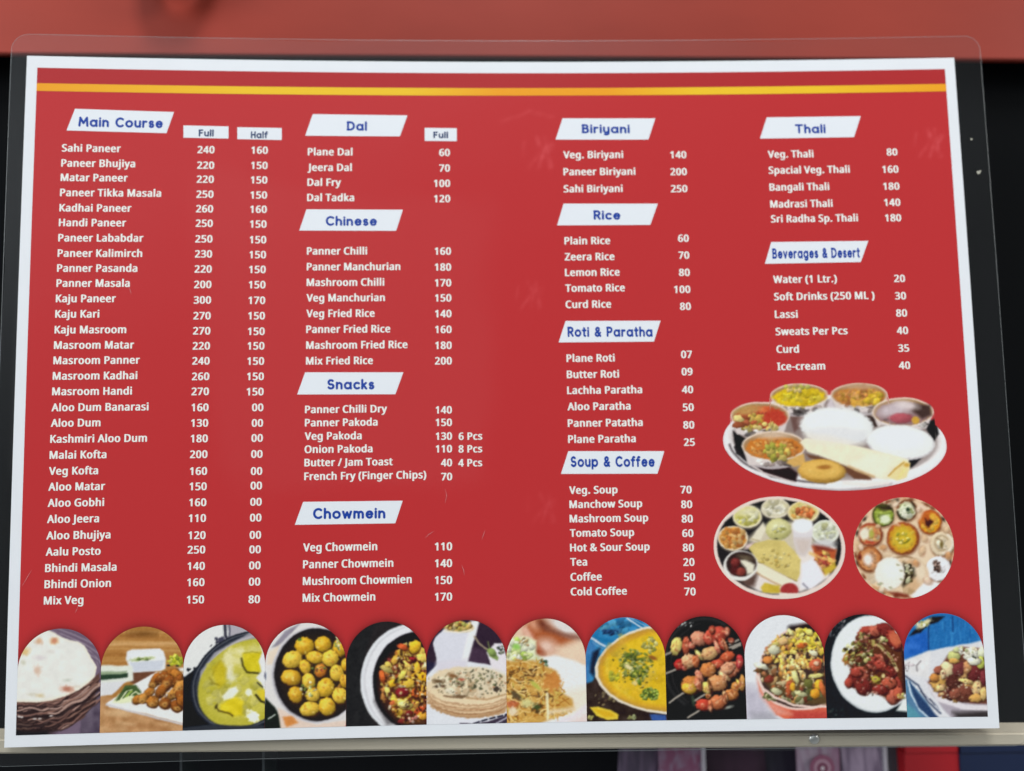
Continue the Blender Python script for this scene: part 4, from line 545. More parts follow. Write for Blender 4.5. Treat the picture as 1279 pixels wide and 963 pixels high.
    for x, y, r in ((620, 170, 30), (440, 130, 26), (850, 330, 34), (860, 540, 34), (670, 400, 36), (650, 500, 40), (340, 470, 34), (160, 470, 30), (300, 300, 24), (600, 600, 34), (700, 740, 40), (330, 810, 34)):
        p.E(x + 3, y + 5, r, r * .7, (150, 96, 66), p.r.uniform(0, 180), 7, .6); p.E(x, y, r * .9, r * .6, p.r.choice([(238, 220, 200), (226, 196, 160), (236, 210, 190), (214, 160, 110)]), p.r.uniform(0, 180), 4, .85, .2, .2)
    p.N(5); return p

BODY = {
 '&': '632|164,-16 229,-20 301,-14 357,2 413,31 421,29 461,-7 477,-11 597,-12 613,-8 622,0 509,112 556,192 587,288 557,298 453,295 442,288 413,206 311,304 369,352 398,384 416,424 419,456 415,496 396,536 359,568 317,585 229,593 149,579 117,564 92,544 64,496 59,448 67,408 88,368 125,320 60,272 26,232 7,176 9,112 27,64 62,24 104,0|205,71 181,86 165,104 153,152 164,200 182,224 205,239 336,112 302,88 269,73 229,67|229,389 208,424 203,464 215,496 229,506 245,510 269,488 275,448 259,408 237,385',
 '(': '286|122,-135 218,-139 244,-135 253,-127 208,-55 174,25 150,113 141,201 147,313 168,401 203,489 252,569 251,577 226,584 138,584 116,577 109,569 66,506 38,449 16,385 2,313 -4,177 16,57 58,-47 93,-103',
 ')': '286|-3,-135 98,-139 119,-135 129,-127 165,-79 195,-23 222,49 237,113 244,177 244,257 237,329 222,393 196,465 166,521 125,577 106,584 10,584 -10,577 -12,569 34,497 70,409 92,321 100,225 94,137 77,57 40,-39 -12,-127',
 '-': '303|4,176 34,171 250,174 263,184 263,248 250,256 226,259 8,256 -5,248 -5,184',
 '.': '260|70,-19 132,-22 176,-3 188,13 194,37 193,61 182,85 156,101 108,109 60,102 33,85 21,53 26,13 38,-3',
 '/': '343|-20,-8 82,-12 105,-8 114,0 326,576 290,585 210,584 186,576 -26,8 -29,0',
 '0': '504|178,-16 225,-20 281,-16 329,-3 364,16 393,42 419,80 447,168 455,240 456,320 447,400 429,464 405,512 368,552 327,576 281,589 225,594 177,590 137,580 96,560 69,536 41,496 22,448 11,400 3,320 4,232 13,168 31,104 57,56 87,24 124,0|209,71 178,104 158,160 148,240 148,336 158,416 175,464 200,496 217,506 233,508 257,496 272,480 295,432 309,352 310,240 300,160 279,104 249,72 225,65',
 '1': '504|188,-8 289,-12 313,-8 322,0 322,568 320,576 298,584 217,585 193,578 36,456 36,448 73,401 89,395 129,395 179,424 179,0',
 '2': '504|10,-8 40,-12 416,-12 445,-8 454,0 454,64 440,74 179,80 360,264 395,312 419,360 430,416 424,476 403,520 360,560 320,578 272,589 216,593 168,589 120,579 74,560 34,536 8,513 46,464 80,454 112,459 191,504 216,508 239,504 262,488 274,472 285,424 275,368 243,312 5,64 1,0',
 '3': '504|119,-16 230,-19 286,-12 332,0 367,16 400,40 426,72 441,104 449,144 449,176 434,232 400,272 340,304 383,328 416,368 432,424 427,480 413,512 387,544 332,576 254,592 150,588 61,560 19,536 2,520 37,472 54,463 99,464 166,499 222,509 244,504 262,492 284,456 286,424 281,400 252,360 206,340 104,336 87,328 86,320 87,264 94,259 118,253 230,248 262,237 286,217 299,192 302,160 294,120 280,96 247,72 198,64 134,72 46,101 14,99 -1,88 -1,24 6,16 62,-5',
 '4': '504|263,-8 299,-12 387,-8 396,0 396,112 411,117 459,119 479,128 480,192 474,200 396,208 396,576 379,586 275,587 248,576 -20,192 -20,128 -5,120 251,114 254,0|139,206 134,208 251,374 254,208',
 '5': '504|130,-16 229,-19 285,-12 326,0 360,16 392,40 414,64 433,96 447,144 447,216 433,264 405,302 365,332 317,351 269,361 181,363 171,368 181,488 187,496 397,499 407,504 410,512 410,568 405,578 373,585 85,585 50,576 27,304 32,296 71,272 93,268 189,279 246,272 273,256 287,240 303,192 302,152 293,120 269,88 242,72 213,65 181,66 125,77 69,100 45,102 19,96 14,88 14,24 21,16 69,-3',
 '6': '504|188,-16 270,-19 350,0 407,40 430,71 445,104 457,168 454,232 437,280 406,321 358,352 302,367 238,370 160,360 169,400 187,440 211,472 238,493 286,509 318,510 382,501 414,512 413,576 398,583 350,591 278,592 215,584 164,568 120,544 85,512 56,472 34,424 17,360 7,264 11,184 26,120 49,72 86,29 133,0|238,64 203,80 175,112 159,152 153,200 160,232 175,256 205,280 238,291 270,282 294,259 308,232 314,184 311,144 294,100 265,72',
 '7': '504|81,-8 189,-12 215,-8 224,0 454,512 455,576 413,585 29,585 0,576 -2,512 1,504 13,499 296,496 297,488 75,8 72,0',
 '8': '504|168,-16 273,-18 353,1 413,40 437,72 450,104 455,160 439,216 401,260 336,304 392,344 423,384 437,432 431,488 415,520 385,551 357,568 313,583 265,591 209,592 122,576 88,560 57,536 38,512 25,480 21,432 33,384 60,344 108,304 107,296 43,248 15,208 3,160 9,96 28,56 60,24 105,0|209,62 184,72 159,96 148,120 146,152 152,184 166,208 217,249 256,232 289,206 308,176 312,144 306,112 284,80 255,64|217,360 193,376 173,400 165,424 164,448 169,472 187,496 209,508 233,511 258,504 278,488 291,464 293,432 284,400 266,376 233,353',
 '9': '504|90,-16 154,-20 210,-17 260,-8 304,8 345,32 372,56 403,96 423,136 442,200 452,280 453,352 444,424 427,472 398,520 364,552 320,576 274,589 226,593 170,589 130,579 89,560 58,536 33,504 17,472 4,408 8,336 26,288 58,248 106,219 162,205 234,203 300,216 293,176 276,136 253,104 223,80 170,63 138,63 82,72 47,64 45,0 54,-8|194,288 173,304 155,336 147,376 150,424 159,456 173,480 204,504 226,508 264,488 288,456 305,408 307,360 290,322 262,296 226,282',
 'A': '557|-28,-8 74,-12 106,-4 172,160 186,165 322,165 337,160 400,0 409,-8 514,-12 540,-8 549,0 326,576 314,584 218,587 199,584 187,576 -34,8 -37,0|210,255 258,379 304,256',
 'B': '566|50,-8 80,-12 280,-12 352,-6 432,20 462,40 484,64 503,96 512,128 515,176 507,216 477,264 456,280 407,304 439,320 467,344 482,368 493,400 496,432 489,480 474,512 452,536 385,568 312,581 80,585 42,576 41,0|192,76 187,80 190,256 296,254 320,246 341,232 357,208 364,168 357,128 337,96 312,80 288,75|192,342 187,344 187,496 288,495 311,488 332,472 344,448 346,408 341,384 325,360 288,343',
 'C': '552|248,-16 307,-20 379,-17 435,-9 489,8 497,16 496,80 480,88 451,90 363,70 307,69 263,80 218,112 183,168 165,240 165,336 186,408 204,440 234,472 259,489 291,501 347,503 443,474 485,480 518,544 516,552 499,560 435,581 363,591 275,590 211,578 162,560 111,528 73,488 40,432 20,368 12,288 20,200 42,128 76,72 119,32 180,0',
 'D': '630|50,-8 80,-12 240,-12 344,-2 400,13 440,32 476,56 509,88 537,128 557,176 570,232 573,320 565,376 546,432 512,487 478,520 406,560 320,581 80,585 42,576 41,0|192,77 187,80 187,496 256,498 296,493 331,480 357,464 381,440 404,400 417,360 423,312 416,216 399,168 385,144 343,104 280,79',
 'F': '461|50,-8 152,-12 178,-8 187,0 187,224 192,228 392,231 418,240 420,304 408,315 187,320 187,488 192,497 400,497 424,501 435,512 433,576 392,585 72,585 42,576 41,0',
 'G': '629|258,-16 323,-20 414,-16 491,-3 557,16 561,24 561,304 547,312 523,315 323,315 290,304 289,240 294,232 323,226 415,224 415,80 402,72 371,68 291,72 251,88 220,112 195,144 177,184 164,240 162,304 168,352 187,408 207,440 240,472 275,492 307,501 371,503 475,473 515,476 524,480 553,544 547,554 483,576 403,590 307,592 235,581 179,562 130,536 78,488 46,440 20,368 12,288 20,200 44,128 80,72 125,32 189,0',
 'H': '639|50,-8 152,-12 178,-8 187,0 187,248 208,255 400,253 406,248 406,0 416,-8 448,-12 528,-12 544,-8 553,0 551,576 512,585 432,584 408,576 406,352 406,344 400,343 187,344 185,576 144,585 72,585 42,576 41,0',
 'I': '317|4,-8 34,-12 242,-12 267,-8 276,0 276,40 271,48 209,64 209,504 275,528 276,568 275,576 266,580 242,585 34,585 -3,576 -4,528 62,504 62,64 0,48 -5,40 -5,0',
 'J': '264|-55,-160 35,-162 101,-144 145,-112 162,-88 175,-56 183,8 183,568 182,576 163,583 67,585 38,576 36,-16 27,-48 6,-72 -13,-76 -69,-69 -89,-72 -100,-80 -99,-144',
 'K': '541|50,-8 152,-12 178,-8 187,0 187,216 200,231 383,-8 504,-12 524,-8 533,0 301,320 522,568 523,576 504,584 480,585 392,584 368,576 192,379 187,392 185,576 144,585 72,585 42,576 41,0',
 'L': '465|50,-8 80,-12 400,-12 428,-8 437,0 437,64 429,72 400,76 187,80 187,568 185,576 168,583 72,585 42,576 41,0',
 'M': '772|50,-8 152,-12 172,-8 181,0 184,291 293,0 302,-8 400,-12 418,-8 427,0 536,286 541,272 541,0 550,-8 576,-12 656,-12 680,-6 687,0 685,576 648,585 536,585 508,576 368,211 360,205 220,576 184,585 72,585 42,576 41,0',
 'O': '671|249,-16 315,-20 371,-17 427,-5 479,16 523,46 554,80 579,120 598,168 612,240 614,312 606,376 586,440 559,488 512,536 467,564 419,581 347,593 275,592 211,582 155,562 112,536 79,504 51,464 26,400 13,320 13,248 27,168 50,112 84,64 132,24 187,-2|283,70 255,80 230,96 206,120 187,152 171,200 165,240 165,336 181,408 216,464 267,498 299,505 331,505 366,496 394,480 434,432 459,352 462,240 443,160 406,104 379,84 352,72 315,67',
 'P': '530|50,-8 152,-12 178,-8 187,0 187,208 288,215 358,232 418,264 454,304 478,368 480,432 459,496 440,520 412,544 352,570 272,583 72,585 42,576 41,0|192,299 187,304 187,496 240,498 284,488 314,464 329,432 332,384 321,344 301,320 272,305 232,298',
 'R': '544|50,-8 152,-12 178,-8 187,0 187,216 192,224 233,224 365,0 374,-8 496,-12 515,-8 524,0 373,248 376,256 418,280 445,304 466,336 479,376 480,432 469,480 452,512 417,544 360,570 288,583 72,585 42,576 41,0|192,310 187,312 187,496 264,495 304,480 323,456 332,424 329,376 316,344 301,328 272,314',
 'S': '485|121,-16 227,-19 315,-4 355,13 384,32 423,80 437,120 439,168 431,208 414,240 392,264 358,288 188,368 167,392 158,432 161,456 173,480 192,496 211,503 267,501 355,475 397,480 425,544 419,555 371,573 307,588 235,593 179,590 123,577 86,560 53,536 28,504 14,464 12,416 20,376 41,336 64,312 99,288 257,216 282,192 291,168 293,136 282,104 259,81 235,71 203,67 155,71 51,100 19,98 4,88 5,16 51,-3',
 'T': '491|159,-8 266,-12 287,-8 296,0 296,496 442,497 471,504 474,568 466,580 434,585 10,585 -28,576 -29,512 -22,502 2,497 149,496 150,0',
 'V': '526|176,-8 282,-12 305,-8 314,0 517,568 514,578 490,585 402,585 369,576 242,214 111,576 74,585 -6,585 -36,576 167,0',
 'W': '791|133,-8 244,-12 262,-8 271,0 372,341 473,0 482,-8 508,-12 596,-12 620,-1 771,576 732,585 652,585 624,576 540,258 443,576 404,585 324,585 297,576 204,258 121,576 84,585 4,585 -26,576 124,0',
 'Z': '504|2,-8 32,-12 432,-12 456,-8 464,0 464,64 448,74 166,80 453,512 455,576 416,585 40,585 5,576 3,512 6,504 16,499 281,496 281,488 -6,56 -7,0',
 'a': '495|122,-16 215,-18 295,2 306,-8 319,-11 391,-12 413,-8 422,0 418,336 395,392 357,424 295,444 199,448 111,431 63,412 47,400 70,344 79,339 121,336 191,362 231,367 261,352 277,312 279,272 167,263 103,248 54,224 28,200 12,176 2,144 0,112 4,80 17,48 55,8|183,62 164,72 150,96 147,128 158,160 173,176 199,188 255,195 278,192 274,136 256,96 223,70',
 'b': '538|218,-16 294,-20 350,-10 405,16 439,48 469,104 484,168 485,248 474,312 462,344 437,384 400,416 370,432 318,446 278,449 230,447 182,436 176,440 174,610 166,617 142,622 46,619 31,608 31,0 54,-11 118,-12 147,-8 158,2|254,63 222,74 196,104 182,144 176,216 180,280 196,328 222,356 254,366 278,362 294,353 320,320 335,272 339,216 333,152 316,104 287,72',
 'c': '430|185,-16 238,-20 304,-16 364,0 388,16 388,80 374,87 334,89 278,70 246,65 222,69 201,80 182,100 167,128 154,208 163,288 176,320 195,344 222,360 246,364 326,344 366,349 376,360 395,416 384,424 335,440 278,449 222,449 161,440 117,424 79,400 49,368 27,328 10,264 7,208 13,144 32,88 58,48 94,17 134,-3',
 'd': '538|170,-16 254,-19 326,0 358,-12 430,-12 453,-8 462,0 462,608 456,616 422,622 350,622 323,616 317,608 317,440 310,437 270,447 222,450 142,439 102,422 72,400 45,368 30,341 12,280 7,216 13,144 29,88 54,48 88,16 126,-4|230,63 195,80 173,112 158,160 154,216 161,280 180,328 210,360 238,366 276,352 300,320 315,264 318,200 312,136 295,96 270,72',
 'e': '497|194,-16 262,-20 334,-14 411,8 427,16 429,24 429,80 424,88 382,94 294,68 238,66 206,80 188,96 162,144 155,184 166,188 414,189 436,192 448,200 444,296 420,360 378,408 350,426 310,441 262,449 206,449 158,441 115,424 80,400 51,368 32,336 17,296 8,240 8,184 18,128 34,88 63,48 94,21 134,0|158,272 166,304 183,336 206,358 230,367 257,360 281,336 295,304 300,272',
 'f': '321|59,-8 166,-12 186,-8 195,0 195,360 278,364 296,368 303,376 302,432 278,441 214,442 195,448 200,504 210,528 230,543 286,532 321,536 329,544 347,600 336,608 278,622 214,625 158,618 113,600 85,576 62,536 53,496 50,440 -17,416 -25,408 -25,376 -18,368 50,360 50,0',
 'g': '538|157,-200 254,-204 334,-192 401,-160 440,-112 457,-64 462,-8 462,424 462,432 454,437 430,442 366,442 346,440 326,429 278,445 222,450 150,442 110,426 72,400 52,376 29,336 8,248 9,176 27,96 55,48 102,8 158,-14 238,-20 318,-8 314,-48 301,-80 281,-104 254,-119 222,-121 174,-116 86,-88 62,-89 43,-96 42,-168 94,-189|230,62 196,80 173,112 158,160 154,216 159,272 175,320 199,352 230,366 262,359 296,328 314,280 319,208 315,144 296,96 270,71',
 'h': '541|40,-8 142,-12 167,-8 176,0 176,232 182,288 193,320 209,344 232,360 262,366 286,361 299,352 315,328 322,304 324,0 334,-8 366,-12 446,-11 468,0 467,296 462,336 451,368 436,392 414,413 358,439 270,449 182,435 176,440 176,608 158,620 62,622 37,616 31,608 31,0',
 'i': '252|40,-8 145,-12 167,-8 176,0 176,424 175,432 160,440 65,442 32,432 31,0|60,496 113,489 145,495 162,504 177,520 181,536 175,576 157,592 121,602 81,601 49,591 29,568 26,536 36,512',
 'j': '252|-35,-200 38,-204 99,-192 142,-165 168,-120 176,-64 176,424 175,432 161,440 62,442 32,432 29,-88 22,-109 9,-120 -50,-114 -77,-120 -81,-128 -81,-184|61,496 118,490 162,504 176,520 181,536 175,576 157,592 118,603 78,601 46,589 29,568 26,536 37,512',
 'k': '473|40,-8 142,-12 166,-8 175,0 175,144 182,156 308,-8 430,-12 449,-8 458,0 275,248 445,432 414,442 302,439 290,432 182,318 177,320 175,608 169,616 150,621 54,621 37,616 31,608 31,0',
 'l': '252|40,-8 142,-12 167,-8 176,0 176,608 158,620 62,622 37,616 31,608 31,0',
 'm': '795|40,-8 142,-12 167,-8 176,0 176,232 182,288 191,320 207,344 227,360 254,366 273,360 289,344 303,304 305,0 310,-5 334,-12 414,-12 439,-8 448,0 448,240 455,296 478,344 500,360 526,366 556,352 570,328 576,304 578,0 587,-8 606,-12 713,-8 722,0 722,280 717,336 699,384 680,408 654,426 620,440 574,449 518,449 478,443 441,432 406,413 350,439 286,450 222,447 166,430 134,442 62,442 38,436 31,424 31,0',
 'n': '541|40,-8 142,-12 167,-8 176,0 176,224 182,288 193,320 209,344 232,360 262,366 286,361 299,352 315,328 322,304 324,0 334,-8 366,-12 446,-11 468,0 466,312 452,368 422,408 374,435 302,449 230,447 166,429 150,439 126,442 54,441 32,432 31,0',
 'o': '530|188,-16 286,-18 332,-8 372,8 408,32 431,56 465,120 476,168 479,216 476,264 461,320 440,360 413,392 382,416 334,437 278,448 222,449 166,442 126,428 90,408 63,384 39,352 19,304 8,240 9,184 17,136 36,88 64,48 102,16 142,-4|238,63 200,80 175,112 159,160 154,216 161,280 180,328 214,360 246,366 282,352 314,312 328,264 332,200 323,144 302,97 275,72',
 'p': '538|40,-200 142,-205 167,-200 176,-192 176,-8 270,-20 350,-10 382,3 414,24 454,72 471,112 483,168 486,216 480,288 466,336 450,368 422,400 389,424 342,442 278,450 222,446 166,429 149,440 126,442 54,441 32,432 31,-192|254,63 216,80 193,112 180,160 176,224 182,288 196,328 216,352 254,366 282,360 314,328 333,280 339,216 334,160 318,112 285,72',
 'r': '376|40,-8 142,-12 167,-8 176,0 176,240 186,288 210,328 246,356 262,361 318,356 342,363 347,368 356,432 350,440 262,450 214,444 166,424 158,435 134,442 62,442 32,432 31,0',
 's': '429|107,-16 195,-20 276,-8 331,16 370,56 382,88 385,120 381,152 365,184 341,208 315,224 171,288 152,304 145,328 154,352 187,367 227,364 299,342 341,344 352,352 376,408 370,416 323,433 267,446 161,448 113,440 70,424 35,400 17,376 6,344 4,312 12,280 27,256 81,216 211,158 230,144 242,120 240,96 231,80 219,70 195,62 147,64 51,95 7,88 6,16 51,-4',
 't': '334|150,-16 199,-20 247,-17 295,-5 306,0 309,8 305,64 271,71 210,64 188,88 181,128 181,360 298,368 306,376 305,432 279,442 199,442 183,447 181,528 175,535 151,541 95,540 73,536 65,528 35,440 -18,416 -24,408 -24,376 -9,366 37,360 37,112 48,56 62,32 86,8',
 'u': '541|163,-16 249,-19 329,1 342,-8 361,-12 433,-12 455,-8 464,0 464,432 448,440 425,442 345,442 320,432 320,192 312,136 300,104 281,80 257,67 233,63 209,68 193,80 175,120 171,432 156,440 129,442 49,441 27,432 26,144 35,80 50,48 79,16 113,-3',
 'w': '675|99,-7 211,-11 235,-7 243,-1 315,222 382,1 391,-7 411,-11 507,-11 531,-7 539,1 658,433 642,441 619,443 539,442 513,433 459,227 451,236 391,433 379,440 275,443 241,433 179,235 171,230 118,433 102,441 75,443 -5,442 -28,433 90,1',
 'x': '469|-14,-8 16,-12 122,-8 208,111 216,110 302,-8 416,-12 438,-8 447,0 294,216 294,224 438,432 408,442 296,438 286,432 216,330 208,329 138,432 128,438 16,442 -15,432 129,224 129,216 -18,8 -23,0',
 'y': '454|10,-200 83,-204 147,-193 191,-168 227,-128 262,-56 444,424 443,434 419,442 331,442 310,440 296,432 211,194 203,195 113,432 99,440 75,442 -5,442 -36,432 136,0 108,-72 78,-112 59,-122 3,-118 -28,-128 -28,-184 -23,-192',
}
HEAD = {
 'M': '1305|-69,-110 -30,-126 30,-126 90,-94 120,-50 172,510 190,537 350,250 390,210 450,190 510,200 554,230 730,537 741,530 800,-50 830,-94 890,-126 950,-126 1014,-90 1040,-50 1050,10 970,1010 960,1050 930,1094 890,1120 830,1130 790,1120 746,1090 470,604 450,604 174,1090 130,1120 90,1130 30,1120 -14,1090 -50,1010 -130,10 -120,-50',
 'a': '1085|200,-110 350,-128 450,-114 570,-60 650,-120 710,-130 770,-110 810,-70 830,-10 791,310 810,690 790,750 750,790 710,806 650,806 610,790 570,749 450,794 350,808 210,794 106,750 26,690 -70,572 -112,470 -130,350 -104,190 -70,108 3,10 90,-60|270,142 192,190 162,230 137,290 137,390 162,450 230,520 330,549 390,538 468,490 498,450 523,390 523,290 498,230 430,160 330,131',
 'i': '385|-69,-110 -10,-130 50,-120 110,-70 130,-10 130,690 120,730 90,774 10,810 -50,800 -90,774 -120,730 -130,690 -130,-10 -110,-70|-50,830 -10,811 30,817 90,856 124,910 131,970 121,1010 95,1050 50,1080 -10,1090 -50,1080 -90,1053 -119,1010 -130,950 -124,910 -90,856',
 'n': '925|-69,-110 -30,-126 30,-126 70,-110 110,-69 130,-10 134,410 177,490 210,514 270,529 330,514 363,490 406,410 410,-10 430,-70 490,-120 550,-130 610,-110 650,-70 670,-10 660,470 634,550 590,625 510,707 442,750 350,781 250,789 110,756 69,790 10,810 -50,800 -110,750 -130,690 -130,-10 -110,-70',
 'C': '1165|303,-107 390,-127 490,-127 630,-99 750,-39 830,25 869,73 880,113 873,173 850,213 810,244 770,257 690,243 610,182 530,144 430,133 350,150 290,182 232,233 158,353 131,493 142,593 190,713 290,818 410,865 490,865 590,830 690,757 750,742 810,756 867,813 879,893 866,933 833,973 750,1039 650,1090 510,1127 390,1127 290,1104 142,1033 50,956 -17,873 -81,753 -117,633 -130,493 -118,373 -83,253 -30,148 50,44 150,-39',
 'o': '1065|206,-110 350,-130 470,-111 570,-70 690,29 750,110 791,210 810,350 791,470 750,570 651,690 570,750 470,791 330,810 210,791 110,750 -10,651 -70,570 -111,470 -130,330 -111,210 -70,110 29,-10 110,-70|270,145 195,190 163,230 138,290 138,390 163,450 230,517 290,542 390,542 450,517 517,450 542,390 542,290 517,230 450,163 350,132',
 'u': '925|151,-110 270,-130 450,-94 490,-120 550,-130 610,-110 660,-50 670,10 670,690 650,750 590,800 550,810 490,800 446,770 420,730 410,690 406,250 363,170 330,146 270,131 210,146 177,170 134,250 130,690 110,750 50,800 -10,810 -70,790 -120,730 -130,690 -130,290 -114,170 -84,90 -30,10 34,-50',
 'r': '745|-69,-110 -30,-126 30,-126 70,-110 110,-69 130,-10 130,350 143,430 181,490 230,522 270,529 370,512 410,521 454,550 481,590 492,650 473,710 430,753 350,781 270,789 190,781 110,754 50,800 -10,810 -70,790 -110,749 -130,690 -130,-10 -110,-70',
 's': '805|104,-110 220,-130 360,-100 440,-53 500,9 549,110 557,230 526,330 460,416 380,479 330,490 400,497 460,533 492,590 486,670 461,710 400,764 300,810 180,816 100,796 40,764 -40,686 -87,590 -100,490 -80,390 -37,310 51,230 40,212 -23,190 -60,153 -79,110 -78,50 -60,9 0,-52|180,141 120,191 200,200 260,231 292,210 292,170 260,141 220,132|80,207 62,210|180,483 163,510 200,555 240,554 299,510 220,502',
 'e': '1025|213,-108 280,-126 400,-126 500,-98 600,-39 680,42 704,92 697,172 655,232 740,271 775,332 762,472 700,608 640,684 560,747 440,797 340,810 240,797 120,747 40,683 -20,608 -82,472 -99,372 -95,272 -54,132 0,42 67,-28 160,-88|280,144 200,212 220,230 460,230 485,212 400,144 360,133|220,491 260,526 340,549 406,532 461,492',
 'D': '1125|-129,-110 -70,-130 270,-130 370,-118 470,-87 570,-36 650,25 729,110 781,190 825,290 851,390 860,510 846,630 791,790 730,888 656,970 570,1036 470,1087 390,1113 270,1130 -70,1130 -130,1110 -170,1070 -186,1030 -186,970 -170,930 -130,890 -130,110 -180,50 -190,-10 -170,-70|150,130 130,150 130,850 136,870 330,859 390,837 465,790 549,690 593,570 593,430 577,370 530,281 430,184 310,137',
 'l': '385|-69,-110 -10,-130 50,-120 110,-70 130,-10 130,1030 120,1070 90,1114 10,1150 -50,1140 -90,1114 -120,1070 -130,1030 -130,-10 -110,-70',
 'h': '925|-69,-110 -30,-126 30,-126 90,-94 120,-50 130,-10 134,410 177,490 250,527 337,510 380,470 400,430 410,370 410,-10 430,-70 490,-120 570,-126 634,-90 670,-10 670,390 660,470 624,570 530,691 430,755 350,781 270,790 130,770 126,1050 90,1114 10,1150 -50,1140 -90,1114 -120,1070 -130,1030 -130,-10 -110,-70',
 'S': '1005|178,-109 230,-123 350,-128 450,-109 550,-65 660,31 710,111 738,211 730,331 699,411 610,522 530,576 410,620 250,615 187,671 172,731 179,771 210,818 250,846 290,857 350,853 450,786 510,767 590,790 638,851 642,931 607,991 510,1066 430,1102 350,1118 210,1106 130,1078 50,1026 -32,931 -70,851 -89,751 -69,611 -33,531 31,451 110,392 210,352 370,359 395,351 450,313 475,271 475,231 450,186 390,147 330,132 221,151 126,231 70,253 10,249 -50,208 -80,131 -56,51 30,-38 110,-86',
 'c': '925|197,-109 310,-129 450,-112 530,-83 613,-29 650,7 669,51 662,131 635,171 590,200 510,205 370,136 290,137 230,160 190,193 137,291 132,351 152,431 190,487 252,531 310,547 370,544 490,481 550,471 610,490 652,531 672,611 636,691 530,763 430,798 290,808 190,788 90,741 -15,651 -71,571 -117,451 -130,351 -120,251 -71,111 -10,24 70,-47',
 'k': '845|-69,-110 10,-130 50,-120 94,-90 126,-30 130,150 150,166 366,-90 410,-120 470,-130 530,-110 570,-70 590,-10 570,70 318,370 319,390 530,590 550,650 540,710 514,750 470,780 390,786 330,754 150,588 130,590 126,1050 90,1114 10,1150 -50,1140 -90,1114 -120,1070 -130,1030 -130,-10 -110,-70',
 'w': '1225|131,-110 210,-130 250,-120 294,-90 320,-50 410,203 430,203 520,-50 550,-94 590,-120 650,-130 690,-120 734,-90 767,-30 966,650 966,710 930,774 890,800 830,810 790,800 746,770 720,730 630,427 540,670 514,710 470,740 390,746 326,710 300,670 210,427 120,730 94,770 50,800 10,810 -50,800 -94,770 -126,710 -126,650 80,-50',
 'm': '1305|-69,-110 -30,-126 30,-126 90,-94 120,-50 130,-10 133,410 165,490 190,514 230,529 290,496 323,430 330,-10 340,-50 370,-94 430,-126 490,-126 550,-94 580,-50 590,-10 593,410 625,490 650,514 690,529 730,514 755,490 787,410 790,-10 800,-50 830,-94 890,-126 950,-126 990,-110 1030,-70 1050,-10 1050,390 1024,530 976,630 870,735 750,783 690,790 610,780 530,747 470,704 450,704 390,747 310,780 230,790 110,765 10,810 -70,790 -110,750 -130,690 -130,10 -120,-50',
 'B': '985|-119,-110 -80,-126 0,-130 340,-129 446,-110 580,-38 648,30 703,130 730,270 711,390 662,490 599,570 649,690 660,770 646,870 584,990 520,1055 440,1100 320,1129 -60,1130 -120,1110 -170,1050 -176,970 -130,890 -130,110 -170,50 -180,-10 -160,-70|140,130 130,150 130,390 140,410 360,402 440,350 468,270 460,226 420,169 380,145 320,131|140,670 130,690 130,850 140,870 300,869 340,859 380,826 395,750 357,690 300,671',
 'y': '925|145,-410 270,-430 350,-423 449,-390 570,-304 625,-230 651,-170 670,-70 670,690 650,750 590,800 530,810 490,800 446,770 420,730 410,690 406,250 363,170 330,146 270,131 210,146 177,170 134,250 130,690 110,750 50,800 -10,810 -70,790 -120,730 -130,690 -130,270 -114,170 -60,50 10,-31 110,-100 170,-121 270,-130 370,-123 391,-110 346,-150 290,-167 210,-158 159,-130 150,-112 50,-122 -10,-169 -33,-230 -15,-310 30,-356',
 'R': '985|-69,-110 -20,-128 40,-124 94,-90 120,-50 130,-10 130,330 140,350 200,350 520,-102 580,-128 640,-124 694,-90 720,-50 730,-10 720,50 490,390 588,470 649,550 683,630 700,730 689,830 649,930 588,1010 500,1078 420,1112 320,1129 -60,1130 -120,1110 -170,1050 -176,970 -130,890 -130,-10 -109,-70|140,610 130,630 130,850 140,870 340,863 415,810 435,770 435,710 415,670 380,635 300,610',
 't': '705|168,-110 240,-128 320,-124 375,-90 401,-50 411,10 391,70 350,110 280,131 270,150 270,530 280,550 360,552 420,578 460,630 470,690 449,750 408,790 360,808 279,810 268,970 255,1010 200,1065 140,1080 80,1065 38,1030 12,970 1,810 -60,806 -120,774 -150,730 -160,670 -150,630 -120,586 -60,554 0,550 10,530 10,110 20,50 80,-50',
 'P': '965|-69,-110 -20,-128 40,-124 94,-90 120,-50 130,-10 130,310 140,330 320,331 440,355 515,390 580,439 665,550 697,630 708,710 697,830 655,930 610,990 500,1079 420,1112 320,1129 -60,1130 -120,1110 -170,1050 -176,970 -130,890 -130,-10 -109,-70|140,590 130,610 130,850 140,870 340,863 380,847 420,810 449,730 433,670 400,628 360,604 300,590',
 'p': '1085|-69,-410 -30,-426 30,-426 70,-410 110,-370 130,-310 130,-90 150,-77 250,-116 350,-130 490,-111 590,-67 670,-6 761,110 802,210 820,330 802,470 761,570 704,650 590,747 490,791 370,810 250,796 130,747 110,749 50,800 -10,810 -70,790 -110,749 -130,670 -130,-310 -110,-370|290,146 230,184 190,233 167,290 167,390 210,475 270,525 350,547 410,542 470,512 528,450 553,390 553,290 510,205 450,155 370,133',
 'f': '725|51,-110 90,-126 150,-126 190,-110 230,-69 250,-10 250,510 257,530 350,532 390,545 430,577 456,630 450,710 410,762 350,788 270,790 250,810 270,872 350,855 410,865 450,891 485,950 487,1010 458,1070 350,1130 290,1140 210,1130 110,1078 24,970 -3,890 -10,806 -30,790 -110,770 -150,730 -166,690 -166,630 -134,570 -70,534 -10,530 -10,-10 10,-70',
